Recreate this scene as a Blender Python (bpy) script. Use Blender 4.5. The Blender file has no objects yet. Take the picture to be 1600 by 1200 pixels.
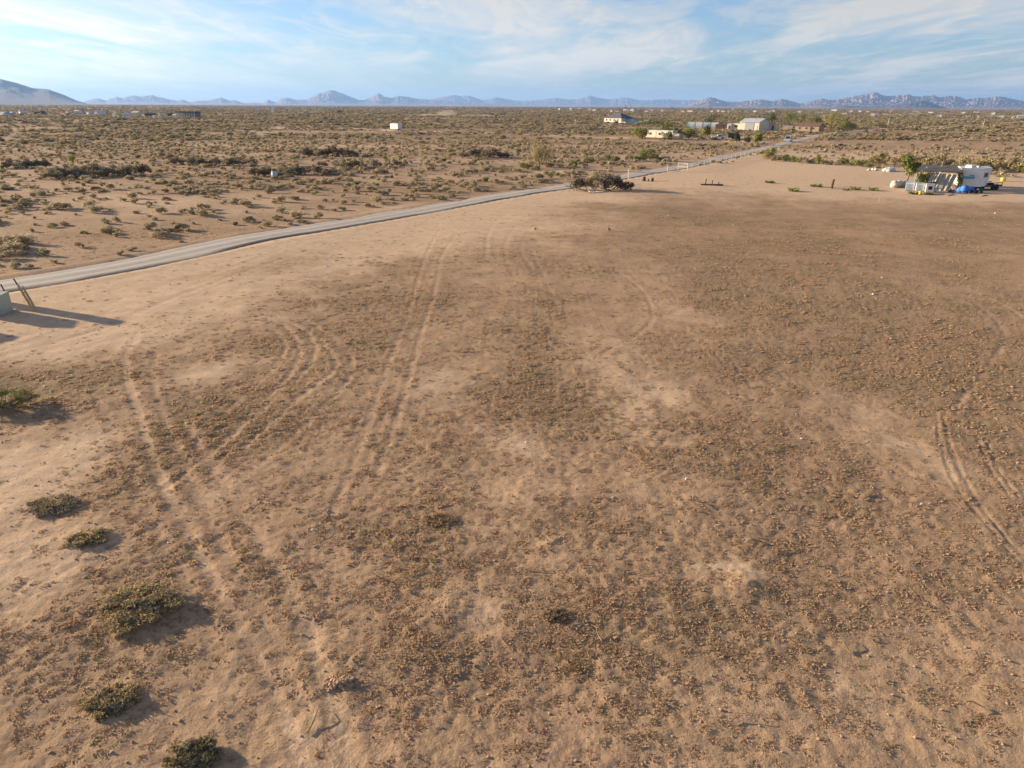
import bpy, math, random
import numpy as np
from mathutils import Matrix, Vector

S = bpy.context.scene
C = S.collection
rad = math.radians
random.seed(7)
RNG = np.random.default_rng(7)

# ------------------------------------------------------------------ camera
CAM_H, FPX, PITCH, ROLL = 10.5, 1110.0, rad(21.4), rad(0.3)      # drone, wide lens, 1600 px frame
cam_d = bpy.data.cameras.new('camera'); cam = bpy.data.objects.new('camera', cam_d); C.objects.link(cam)
cam_d.sensor_fit = 'HORIZONTAL'; cam_d.sensor_width = 36.0; cam_d.lens = 36.0 * FPX / 1600.0
cam_d.clip_start = 0.1; cam_d.clip_end = 200000
ROT = Matrix.Rotation(math.pi / 2 - PITCH, 3, 'X') @ Matrix.Rotation(ROLL, 3, 'Z')
cam.matrix_world = Matrix.Translation((0, 0, CAM_H)) @ ROT.to_4x4()
S.camera = cam

# ------------------------------------------------------------------ sky, sun, exposure
SUN_EL, SUN_AZ = rad(12.0), rad(-67.0)          # azimuth from +Y, negative = to the left (-X)
w = bpy.data.worlds.new('World'); S.world = w; w.use_nodes = True
nt = w.node_tree; N = nt.nodes; L = nt.links
for n in list(N): N.remove(n)
def nd(tree, t, **k):
    n = tree.nodes.new(t)
    for a, b in k.items(): setattr(n, a, b)
    return n
out = nd(nt, 'ShaderNodeOutputWorld'); bg = nd(nt, 'ShaderNodeBackground')
sky = nd(nt, 'ShaderNodeTexSky', sky_type='NISHITA', sun_disc=False)
sky.sun_elevation = SUN_EL; sky.sun_rotation = SUN_AZ
sky.altitude = 400; sky.air_density = 1.0; sky.dust_density = 0.7; sky.ozone_density = 2.5
tc = nd(nt, 'ShaderNodeTexCoord'); sp = nd(nt, 'ShaderNodeSeparateXYZ'); L.new(tc.outputs['Generated'], sp.inputs[0])
def mth(tree, op, a, b=None, c=None, clamp=False):
    m = nd(tree, 'ShaderNodeMath', operation=op, use_clamp=clamp)
    for i, v in enumerate((a, b, c)):
        if v is None: continue
        if isinstance(v, (int, float)): m.inputs[i].default_value = v
        else: tree.links.new(v, m.inputs[i])
    return m.outputs[0]
zc = mth(nt, 'ADD', mth(nt, 'MAXIMUM', sp.outputs['Z'], 0.0), 0.06)
ux = mth(nt, 'DIVIDE', sp.outputs['X'], zc); uy = mth(nt, 'DIVIDE', sp.outputs['Y'], zc)
cmb = nd(nt, 'ShaderNodeCombineXYZ'); L.new(ux, cmb.inputs[0]); L.new(uy, cmb.inputs[1])
def cloud(rotz, sx, sy, scale, detail, rough, dist, lo, hi, off):
    mp = nd(nt, 'ShaderNodeMapping'); mp.inputs['Rotation'].default_value = (0, 0, rotz)
    mp.inputs['Scale'].default_value = (sx, sy, 1); mp.inputs['Location'].default_value = off
    L.new(cmb.outputs[0], mp.inputs[0])
    ns = nd(nt, 'ShaderNodeTexNoise'); L.new(mp.outputs[0], ns.inputs['Vector'])
    ns.inputs['Scale'].default_value = scale; ns.inputs['Detail'].default_value = detail
    ns.inputs['Roughness'].default_value = rough; ns.inputs['Distortion'].default_value = dist
    mr = nd(nt, 'ShaderNodeMapRange', interpolation_type='SMOOTHSTEP'); L.new(ns.outputs['Fac'], mr.inputs[0])
    mr.inputs[1].default_value = lo; mr.inputs[2].default_value = hi
    return mr.outputs[0]
c1 = cloud(rad(12), 1.0, 0.42, 0.55, 8, 0.6, 0.6, 0.41, 0.62, (3.1, 1.7, 0))
c2 = cloud(rad(-8), 1.5, 0.55, 1.5, 7, 0.62, 1.1, 0.42, 0.68, (9.2, 4.3, 2))
c3 = cloud(rad(20), 0.6, 0.6, 0.16, 3, 0.5, 0.2, 0.34, 0.62, (5.4, 8.3, 4))
cl = mth(nt, 'ADD', mth(nt, 'MULTIPLY', c1, 0.68), mth(nt, 'MULTIPLY', c2, 0.42))
cl = mth(nt, 'MULTIPLY', mth(nt, 'ADD', cl, 0.10), mth(nt, 'ADD', mth(nt, 'MULTIPLY', c3, 0.75), 0.35), clamp=True)
bw = nd(nt, 'ShaderNodeRGBToBW'); L.new(sky.outputs[0], bw.inputs[0])
ccol = nd(nt, 'ShaderNodeMix', data_type='RGBA', blend_type='MULTIPLY'); ccol.inputs[0].default_value = 1.0
cadd = nd(nt, 'ShaderNodeCombineColor')
lum = mth(nt, 'ADD', mth(nt, 'MULTIPLY', bw.outputs[0], 0.92), 1.75)
for i in range(3): L.new(lum, cadd.inputs[i])
L.new(cadd.outputs[0], ccol.inputs[6]); ccol.inputs[7].default_value = (1.0, 0.975, 0.915, 1)
mx = nd(nt, 'ShaderNodeMix', data_type='RGBA'); L.new(cl, mx.inputs[0])
st_ = nd(nt, 'ShaderNodeMix', data_type='RGBA', blend_type='MULTIPLY'); st_.inputs[0].default_value = 1.0; L.new(sky.outputs[0], st_.inputs[6]); st_.inputs[7].default_value = (.74, .92, 1.20, 1); L.new(st_.outputs[2], mx.inputs[6]); L.new(ccol.outputs[2], mx.inputs[7])
L.new(mx.outputs[2], bg.inputs[0]); bg.inputs[1].default_value = 0.056
L.new(bg.outputs[0], out.inputs[0])

sd = bpy.data.lights.new('sun', 'SUN'); sun = bpy.data.objects.new('sun', sd); C.objects.link(sun)
sd.energy = 4.6; sd.angle = rad(0.8); sd.color = (1.0, 0.82, 0.575)
tosun = Vector((math.sin(SUN_AZ) * math.cos(SUN_EL), math.cos(SUN_AZ) * math.cos(SUN_EL), math.sin(SUN_EL)))
sun.rotation_euler = tosun.to_track_quat('Z', 'Y').to_euler()
S.view_settings.view_transform = 'Standard'; S.view_settings.look = 'None'
S.view_settings.exposure = 1.5; S.view_settings.gamma = 1.0; S.view_settings.use_curve_mapping = False
S.cycles.volume_bounces = 0; S.cycles.max_bounces = 4; S.cycles.diffuse_bounces = 2; S.cycles.transparent_max_bounces = 12

# ------------------------------------------------------------------ geometry of the site: frame point -> point on the flat ground
RN = np.array(ROT)
def ray(px, py): return RN @ np.array([(px - 800) / FPX, (600 - py) / FPX, -1.0])
def G(px, py):
    d = ray(px, py); t = -CAM_H / d[2]; return np.array([d[0] * t, d[1] * t])
def mpp(px, py):                                  # metres per frame pixel across, at that ground point
    d = ray(px, py); return (-CAM_H / d[2]) / FPX
def hgt(px, py, top):                             # height of something standing at (px,py) that reaches up to row `top`
    g = G(px, py); D = math.hypot(*g); d = ray(px, top); return CAM_H + d[2] / math.hypot(d[0], d[1]) * D

# ------------------------------------------------------------------ noise (world space)
def _h(ix, iy, s):
    n = (ix.astype(np.int64) * 374761393 + iy.astype(np.int64) * 668265263 + s * 1274126177) & 0xffffffff
    n = ((n ^ (n >> 13)) * 1274126177) & 0xffffffff
    n = ((n ^ (n >> 16)) * 2246822519) & 0xffffffff
    return (n ^ (n >> 15)) & 0xffffffff
def noise(x, y, s=0):                             # gradient noise, about -1..1
    ix = np.floor(x); iy = np.floor(y); fx = x - ix; fy = y - iy
    ix = ix.astype(np.int64); iy = iy.astype(np.int64)
    u = fx * fx * fx * (fx * (fx * 6 - 15) + 10); v = fy * fy * fy * (fy * (fy * 6 - 15) + 10)
    def g(a, b, dx, dy):
        an = _h(a, b, s) * (2 * math.pi / 4294967296.0); return np.cos(an) * dx + np.sin(an) * dy
    n00 = g(ix, iy, fx, fy); n10 = g(ix + 1, iy, fx - 1, fy); n01 = g(ix, iy + 1, fx, fy - 1); n11 = g(ix + 1, iy + 1, fx - 1, fy - 1)
    return ((n00 * (1 - u) + n10 * u) * (1 - v) + (n01 * (1 - u) + n11 * u) * v) * 1.5
def fbm(x, y, lam, octv, s=0, gain=0.5):
    a, t, tot = 1.0, 0.0, 0.0
    for i in range(octv):
        t = t + a * noise(x / lam, y / lam, s + i); tot += a; a *= gain; lam *= 0.5
    return t / tot
def sst(a, b, x):
    t = np.clip((x - a) / (b - a), 0, 1); return t * t * (3 - 2 * t)

# ------------------------------------------------------------------ lay of the land: road, tracks, soil patches (all in metres)
def spline(pts, n=10):
    P = np.array(pts, float); P = np.vstack([2 * P[0] - P[1], P, 2 * P[-1] - P[-2]]); o = []
    for i in range(1, len(P) - 2):
        for k in range(n):
            t = k / n
            o.append(0.5 * ((2 * P[i]) + (-P[i-1] + P[i+1]) * t + (2*P[i-1] - 5*P[i] + 4*P[i+1] - P[i+2]) * t*t + (-P[i-1] + 3*P[i] - 3*P[i+1] + P[i+2]) * t**3))
    o.append(P[-2]); return np.array(o)
def gp(pts): return [G(*p) for p in pts]
def segdist(x, y, P, cut):
    d = np.full(x.shape, 1e9)
    m = (x > P[:, 0].min() - cut) & (x < P[:, 0].max() + cut) & (y > P[:, 1].min() - cut) & (y < P[:, 1].max() + cut)
    idx = np.nonzero(m)[0]
    if len(idx) == 0: return d
    xs, ys = x[idx], y[idx]; dd = np.full(xs.shape, 1e18)
    for a, b in zip(P[:-1], P[1:]):
        e = b - a; l2 = max(e @ e, 1e-9)
        t = np.clip(((xs - a[0]) * e[0] + (ys - a[1]) * e[1]) / l2, 0, 1)
        dd = np.minimum(dd, (xs - a[0] - t * e[0]) ** 2 + (ys - a[1] - t * e[1]) ** 2)
    d[idx] = np.sqrt(dd); return d
ROAD_PX = [(0, 447), (200, 413.5), (400, 372), (600, 338.5), (800, 303.5), (900, 289), (1000, 271.5), (1080, 257.5), (1140, 244), (1200, 231), (1235, 222), (1270, 214), (1297, 209)]
rp = gp(ROAD_PX)
rp = [rp[0] + (rp[0] - rp[1]) * k for k in (2.6, 1.2)] + rp
rp = rp + [rp[-1] + np.array([60, 75]), rp[-1] + np.array([150, 160]), rp[-1] + np.array([330, 360])]
ROAD = spline(rp, 8)
ROAD_HW = 2.0
def roadside(x, y):                               # > 0 on the far (north) side of the road
    P = ROAD[::4]; best = np.full(x.shape, 1e18); sg = np.zeros(x.shape)
    for a, b in zip(P[:-1], P[1:]):
        e = b - a; l2 = e @ e; t = np.clip(((x - a[0]) * e[0] + (y - a[1]) * e[1]) / l2, 0, 1)
        q = (x - a[0] - t * e[0]) ** 2 + (y - a[1] - t * e[1]) ** 2; c = e[0] * (y - a[1]) - e[1] * (x - a[0])
        m = q < best; best[m] = q[m]; sg[m] = np.sign(c[m])
    return sg * np.sqrt(best)
TRACKS = [
 ([(520, 800), (575, 660), (610, 560), (640, 480), (668, 392), (700, 345), (740, 322)], .12, .5), ([(590, 740), (630, 620), (655, 530), (680, 450), (692, 395), (730, 350), (780, 320)], .12, .5),
 ([(330, 700), (400, 640), (455, 580), (470, 540), (440, 505)], .13, .6), ([(370, 705), (470, 620), (525, 570), (500, 530)], .13, .6),
 ([(300, 690), (370, 625), (430, 570), (445, 535), (415, 505)], .12, .5),
 ([(1463, 640), (1470, 700), (1500, 770), (1560, 840), (1640, 930)], .06, .5), ([(1474, 650), (1485, 700), (1515, 765), (1575, 845), (1655, 935)], .06, .5),
 ([(1530, 690), (1545, 730), (1580, 780)], .06, .5), ([(1542, 690), (1557, 730), (1592, 780)], .05, .5),
 ([(1490, 640), (1545, 570), (1570, 530), (1555, 500), (1510, 465)], .12, .6), ([(1610, 505), (1575, 482), (1540, 465)], .12, .6),
 ([(215, 520), (195, 560), (215, 640), (250, 740), (310, 860), (380, 980), (420, 1060), (500, 1230)], .16, .7), ([(290, 660), (340, 740), (400, 830), (470, 950), (500, 1040), (560, 1220)], .16, .65),
 ([(230, 570), (262, 660), (310, 760), (370, 880), (440, 1000)], .12, .35),
 ([(-90, 580), (0, 557), (150, 515), (260, 470), (380, 425), (500, 385), (640, 345), (760, 318), (850, 302)], .22, .8),
 ([(-90, 552), (0, 535), (150, 493), (270, 450), (400, 405), (520, 365), (660, 332), (760, 312)], .22, .8),
 ([(-60, 570), (60, 540), (200, 500), (300, 462), (430, 415), (560, 370), (700, 330)], .15, .6),
 ([(60, 560), (200, 522), (300, 480), (420, 432), (540, 392)], .12, .6),
 ([(800, 430), (790, 380), (830, 330), (880, 300)], .16, .35), ([(830, 420), (815, 380), (850, 335)], .16, .35), ([(870, 480), (845, 420), (830, 390)], .16, .3),
 ([(760, 400), (765, 360), (800, 325), (850, 303)], .16, .5),
 ([(930, 560), (1000, 520), (1020, 490), (1000, 450), (960, 420)], .13, .5),
 ([(800, 760), (860, 700), (950, 650), (1000, 640)], .12, .2), ([(980, 700), (1040, 780), (1120, 850)], .12, .2),
 ([(1060, 800), (1030, 900), (1040, 1010), (1010, 1120)], .14, .25),
]
TRACKS += [([(260, 760), (350, 690), (430, 620), (490, 560), (480, 520), (420, 490)], .12, .55), ([(410, 720), (490, 650), (545, 590), (540, 545), (480, 500)], .12, .5), ([(245, 545), (240, 600), (275, 700), (335, 830), (400, 950), (450, 1050), (540, 1230)], .14, .5), ([(150, 620), (185, 690), (235, 800), (300, 930), (350, 1050), (400, 1230)], .14, .45), ([(0, 548), (120, 508), (250, 462), (400, 412), (560, 362), (720, 322)], .16, .7)]
TR = [(spline(gp(p), 8), hw, wt) for p, hw, wt in TRACKS]
DARK = [(480,470,170,60,.8),(420,600,110,70,.55),(640,440,90,50,.5),(850,545,60,70,.8),(880,620,90,60,.55),(820,390,130,25,.4),(1100,420,120,50,.5),
 (1300,430,250,60,.5),(1290,530,200,60,.55),(1500,560,120,60,.65),(1350,600,160,30,.45),(690,810,90,50,.75),(620,720,80,60,.35),(240,690,60,80,.6),(330,680,60,60,.55),
 (190,780,130,100,.35),(870,960,70,40,.7),(1100,720,130,40,.45),(1330,780,110,60,.5),(1450,900,90,50,.55),(700,900,90,50,.3),(300,850,80,80,.4),(480,900,60,120,.35),
 (80,590,140,35,.75),(1000,850,100,60,.3),(450,1100,80,60,.45),(1530,680,70,40,.55),(900,800,90,40,.4),(1200,1000,160,60,.3),(560,560,50,40,.3),(1450,380,200,25,.45),(1100,350,160,14,.4),(1250,338,330,14,.55),(1010,322,130,7,.4),(1500,345,150,14,.5),(1180,385,140,10,.45),(1400,470,150,14,.4)]
SAND = [(960,560,70,70,.42),(1000,640,80,40,.4),(700,600,50,50,.5),(780,700,60,60,.4),(560,400,70,25,.5),(250,470,260,50,1.0),(520,350,250,40,.85),(750,345,150,35,.6),
 (30,740,120,100,.9),(60,900,110,80,.8),(30,530,200,25,1),(1300,255,420,26,1.0),(1150,275,260,12,.85),(1550,306,220,6,1.0),(1250,282,300,14,.9),(1450,730,60,80,.32),(1330,650,110,50,.2),(560,1000,90,30,.3),(740,960,60,60,.45),
 (1160,910,50,20,.5),(320,590,60,30,.7),(350,780,40,80,.35),(1050,480,60,30,.4),(900,310,120,12,.6),(1000,275,120,8,.7)]
def blob(px, py, rx, ry, wt):
    c = G(px, py); R = abs(G(px + rx, py)[0] - G(px - rx, py)[0]) / 2
    Q = abs(G(px, max(py - ry, 215))[1] - G(px, py + ry)[1]) / 2
    return c[0], c[1], R, Q, wt
DARKW = [blob(*b) for b in DARK]; SANDW = [blob(*b) for b in SAND]
STRIPS = [([(400, 199), (520, 200), (619, 204), (720, 207), (830, 210)], 3.2), ([(820, 194), (930, 194.5), (1010, 192), (1100, 192)], 5.0), ([(1090, 216), (1150, 215), (1210, 213), (1280, 211)], 4.0),
          ([(930, 214), (1010, 218), (1100, 219), (1190, 222)], 3.0), ([(-30, 193), (60, 194), (110, 193)], 5.0), ([(1370, 199), (1400, 198), (1420, 197)], 5.0), ([(860, 268), (930, 266), (1000, 268)], 2.5)]
STW = [(spline(gp(p), 6), hw) for p, hw in STRIPS]
def fields(x, y):
    """veg, sand, track weight, rut depth, distance from road axis, signed side"""
    wx = x + 2.0 * fbm(x, y, 6.0, 3, 11); wy = y + 2.6 * fbm(x, y, 6.0, 3, 17)
    dark = np.zeros_like(x); sand = np.zeros_like(x)
    for arr, lst in ((dark, DARKW), (sand, SANDW)):
        for cx, cy, R, Q, wt in lst:
            d = ((wx - cx) / R) ** 2 + ((wy - cy) / Q) ** 2
            arr += wt * np.exp(-d * 0.9)
    n1 = fbm(x, y, 7.0, 4, 23, .6); n2 = fbm(x, y, 1.6, 3, 31, .6)
    n1 = n1 + .55 * sst(45, 75, y) * fbm(x / 4.5, y, 2.6, 3, 37, .6)
    side = roadside(x, y); dr = np.abs(side)
    near = 1 - sst(0, 3, side)                     # 1 on our lot
    trk = np.zeros_like(x); rut = np.zeros_like(x)
    wob = 0.05 * noise(x / 0.7, y / 0.7, 5)
    for P, hw, wt in TR:
        d = segdist(x, y, P, 3.0) + wob
        brk = np.clip(0.85 + 0.5 * noise(x / 2.3, y / 2.3, 77), 0.4, 1)
        trk = np.maximum(trk, wt * brk * (1 - sst(hw * 0.5, hw * 1.7, d)))
        rut += wt * brk * (np.exp(-(d / hw) ** 2) - 0.7 * np.exp(-((d - 2.0 * hw) / (0.8 * hw)) ** 2))
    n0 = fbm(x, y * 1.6, 16.0, 3, 29, .6)
    veg = np.clip(0.36 + dark * 0.62 - sand * 0.75 + n1 * 0.75 + n2 * 0.40 + n0 * .35, 0, 1)
    snd = np.clip(0.17 + sand * 0.85 - dark * 0.28 - n1 * 0.40 - n2 * 0.26, 0, 1)
    veg *= (1 - 0.75 * trk); snd = np.maximum(snd, trk * 0.84)
    far_n = fbm(x, y * 2.2, 60.0, 4, 41, .55); far_f = fbm(x, y, 9.0, 3, 47)
    vf = np.clip(0.36 + 0.75 * far_n + 0.35 * far_f + 0.38 * sst(150, 360, np.hypot(x, y)), 0, 1)
    sf = np.clip(0.32 - 0.7 * far_n - 0.3 * far_f, 0, 1)
    for P, hw in STW:
        d = segdist(x, y, P, 30.0) + 0.5 * hw * noise(x / 9, y / 9, 3)
        k = 1 - sst(hw * 0.6, hw * 1.5, d); sf = np.maximum(sf, k); vf *= 1 - k
    veg = veg * near + vf * (1 - near); snd = snd * near + sf * (1 - near)
    shoulder = 1 - sst(ROAD_HW, ROAD_HW + 2.2, dr)
    verge = sst(-9.5, -5.0, side + 2.2 * n1) * (side < 0) * (1 - sst(95, 120, y)); snd = np.maximum(snd, .95 * verge); veg *= 1 - .8 * verge
    snd = np.maximum(snd, 0.55 * shoulder); veg *= 1 - 0.5 * shoulder
    return veg, snd, trk, rut, dr, side
MOUNDS = [(1160, 908, .5, .06), (1350, 775, .5, .06), (700, 950, .6, .05), (860, 850, .5, .05), (1440, 745, .35, .05), (225, 950, .9, .06)]
MW = [(*G(a, b), r, h) for a, b, r, h in MOUNDS]
def elev(x, y, rut, dr, veg, side=None):
    side = np.zeros_like(x) if side is None else side
    r = np.hypot(x, y); step = 0.0017 * (r * r + CAM_H ** 2) / CAM_H
    z = np.zeros_like(x); keep = sst(3.2, 14, dr)
    for lam, a, s in ((30, .10, 1), (9, .05, 2), (3.2, .030, 3), (1.3, .020, 4), (.55, .013, 6), (.24, .009, 7), (.11, .005, 8)):
        z = z + a * noise(x / lam, y / lam, 100 + s) * np.clip(lam / (2.2 * step) - 0.6, 0, 1) * (keep if lam > 2 else sst(2.9, 4.5, dr))
    fine = np.clip(0.6 / step - 0.5, 0, 1)
    z = z + fine * veg * 0.05 * np.abs(noise(x / .42, y / .42, 61)) * sst(2.9, 4.5, dr)
    z = z - 0.017 * rut * np.clip(0.9 / step - 0.5, 0, 1)
    for cx, cy, R, h in MW:
        d2 = (x - cx) ** 2 + (y - cy) ** 2; m = d2 < 9 * R * R
        if m.any(): z[m] += h * np.exp(-d2[m] / (R * R) * 1.6) * (1 + 0.5 * noise(x[m] / .3, y[m] / .3, 9))
    z = z * (1 - sst(2000, 4000, r))
    z = z - 0.08 * (1 - sst(ROAD_HW - .2, ROAD_HW + .5, dr))
    z = z + np.where(side > 0, .09, .035) * np.exp(-((dr - ROAD_HW - .75) / .45) ** 2) * np.clip(1.2 / step - .4, 0, 1) * (0.7 + 0.6 * noise(x / 3, y / 3, 88))
    return z
def ground_z(x, y):
    xa = np.array([float(x)]); ya = np.array([float(y)]); v, s_, t, rt, dr, sd_ = fields(xa, ya)
    return float(elev(xa, ya, rt, dr, v)[0])

# ------------------------------------------------------------------ materials
def newmat(name):
    m = bpy.data.materials.new(name); m.use_nodes = True; t = m.node_tree
    b = t.nodes['Principled BSDF']; b.inputs['Specular IOR Level'].default_value = 0.2
    return m, t, b
def mixc(t, fac, a, b, mode='MIX'):
    n = nd(t, 'ShaderNodeMix', data_type='RGBA', blend_type=mode)
    for i, v in ((0, fac), (6, a), (7, b)):
        if isinstance(v, (int, float)): n.inputs[i].default_value = v
        elif isinstance(v, tuple): n.inputs[i].default_value = (*v, 1)
        else: t.links.new(v, n.inputs[i])
    return n.outputs[2]
def tnoise(t, scale, detail=4, rough=.55, vec=None, dist=0.0):
    n = nd(t, 'ShaderNodeTexNoise'); n.inputs['Scale'].default_value = scale; n.inputs['Detail'].default_value = detail
    n.inputs['Roughness'].default_value = rough; n.inputs['Distortion'].default_value = dist
    if vec is None:
        c = nd(t, 'ShaderNodeTexCoord'); vec = c.outputs['Object']
    t.links.new(vec, n.inputs['Vector']); return n.outputs['Fac']
def ramp(t, v, lo, hi):
    m = nd(t, 'ShaderNodeMapRange', interpolation_type='SMOOTHSTEP'); t.links.new(v, m.inputs[0])
    m.inputs[1].default_value = lo; m.inputs[2].default_value = hi; return m.outputs[0]
def surf(name, c1, c2=None, rough=.8, scale=2.0, metal=0.0, bump=0.0, bscale=None, wear=None):
    m, t, b = newmat(name); c2 = c2 or tuple(v * .78 for v in c1)
    col = mixc(t, ramp(t, tnoise(t, scale, 6, .62), .35, .68), c1, c2)
    if wear: col = mixc(t, ramp(t, tnoise(t, scale * 2.3, 5, .7, dist=.6), .56, .72), col, wear)
    t.links.new(col, b.inputs['Base Color']); b.inputs['Roughness'].default_value = rough; b.inputs['Metallic'].default_value = metal
    if bump:
        bp = nd(t, 'ShaderNodeBump'); bp.inputs['Strength'].default_value = bump; bp.inputs['Distance'].default_value = .02
        t.links.new(tnoise(t, bscale or scale * 6, 4), bp.inputs['Height']); t.links.new(bp.outputs[0], b.inputs['Normal'])
    return m
def leafmat(name, c1, c2, c3=None, trans=.12):
    m, t, b = newmat(name); g = nd(t, 'ShaderNodeNewGeometry'); oi = nd(t, 'ShaderNodeObjectInfo')
    col = mixc(t, g.outputs['Random Per Island'], c1, c2)
    col = mixc(t, mth(t, 'MULTIPLY', oi.outputs['Random'], .8), col, c3 or tuple(v * .75 for v in c1))
    t.links.new(col, b.inputs['Base Color']); b.inputs['Roughness'].default_value = .85; b.inputs['Specular IOR Level'].default_value = .08
    tr = nd(t, 'ShaderNodeBsdfTranslucent'); t.links.new(col, tr.inputs[0]); ms = nd(t, 'ShaderNodeMixShader'); ms.inputs[0].default_value = trans
    o = t.nodes['Material Output']; t.links.new(b.outputs[0], ms.inputs[1]); t.links.new(tr.outputs[0], ms.inputs[2]); t.links.new(ms.outputs[0], o.inputs[0])
    return m

def ground_material():
    m, t, b = newmat('desert_soil')
    def at(n):
        a = nd(t, 'ShaderNodeAttribute', attribute_name=n); return a.outputs['Fac']
    veg, snd, trk, gre = at('veg'), at('sand'), at('track'), at('green')
    co = nd(t, 'ShaderNodeTexCoord').outputs['Object']
    f1 = tnoise(t, 1.1, 6, .65, co); f2 = tnoise(t, 5.5, 5, .65, co, .4); f3 = tnoise(t, 22.0, 4, .7, co)
    soil = mixc(t, ramp(t, f1, .3, .7), (.428, .282, .174), (.340, .223, .139))
    soil = mixc(t, ramp(t, tnoise(t, .16, 4, .6, co), .45, .68), soil, (.36, .228, .145))
    sandc = mixc(t, ramp(t, f1, .3, .7), (.625, .442, .295), (.520, .362, .238))
    dry = mixc(t, ramp(t, f2, .32, .66), (.235, .152, .093), (.305, .202, .126))
    dry = mixc(t, ramp(t, tnoise(t, .35, 3, .5, co), .42, .62), dry, (.228, .163, .095))
    sf = ramp(t, mth(t, 'ADD', snd, mth(t, 'MULTIPLY', mth(t, 'SUBTRACT', f2, .5), 1.0)), .18, .92)
    col = mixc(t, sf, soil, sandc)
    vf = ramp(t, mth(t, 'ADD', veg, mth(t, 'ADD', mth(t, 'MULTIPLY', mth(t, 'SUBTRACT', f2, .5), 1.3), mth(t, 'MULTIPLY', mth(t, 'SUBTRACT', f3, .5), .9))), .22, .95)
    col = mixc(t, mth(t, 'MULTIPLY', vf, .88), col, dry)
    col = mixc(t, mth(t, 'MULTIPLY', gre, .9), col, (.09, .10, .035))
    # small pale grit and dark crumbs
    col = mixc(t, mth(t, 'MULTIPLY', ramp(t, f3, .56, .70), .45), col, (.60, .45, .31))
    col = mixc(t, mth(t, 'MULTIPLY', ramp(t, f3, .45, .30), .60), col, (.18, .125, .082))
    t.links.new(col, b.inputs['Base Color']); b.inputs['Roughness'].default_value = .95; b.inputs['Specular IOR Level'].default_value = .05
    bp = nd(t, 'ShaderNodeBump'); bp.inputs['Strength'].default_value = .65; bp.inputs['Distance'].default_value = .035
    hh = mth(t, 'ADD', mth(t, 'MULTIPLY', f2, .9), mth(t, 'MULTIPLY', f3, .6)); t.links.new(hh, bp.inputs['Height'])
    t.links.new(bp.outputs[0], b.inputs['Normal']); return m
def road_material():
    m, t, b = newmat('road_gravel'); co = nd(t, 'ShaderNodeTexCoord').outputs['Object']
    a = nd(t, 'ShaderNodeAttribute', attribute_name='wheel').outputs['Fac']
    f1 = tnoise(t, .9, 6, .65, co); f3 = tnoise(t, 18, 4, .7, co)
    col = mixc(t, ramp(t, f1, .3, .7), (.440, .385, .335), (.375, .320, .270))
    col = mixc(t, mth(t, 'MULTIPLY', a, .8), col, (.500, .450, .400))
    col = mixc(t, mth(t, 'MULTIPLY', ramp(t, f3, .52, .7), .4), col, (.50, .44, .38))
    eg = nd(t, 'ShaderNodeAttribute', attribute_name='edge').outputs['Fac']
    ef = ramp(t, mth(t, 'ADD', eg, mth(t, 'MULTIPLY', mth(t, 'SUBTRACT', tnoise(t, 1.6, 6, .7, co), .5), 1.5)), .45, .95)
    col = mixc(t, ef, col, (.43, .31, .215))
    t.links.new(col, b.inputs['Base Color']); b.inputs['Roughness'].default_value = .95
    bp = nd(t, 'ShaderNodeBump'); bp.inputs['Strength'].default_value = .4; bp.inputs['Distance'].default_value = .02
    t.links.new(f3, bp.inputs['Height']); t.links.new(bp.outputs[0], b.inputs['Normal']); return m
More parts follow.
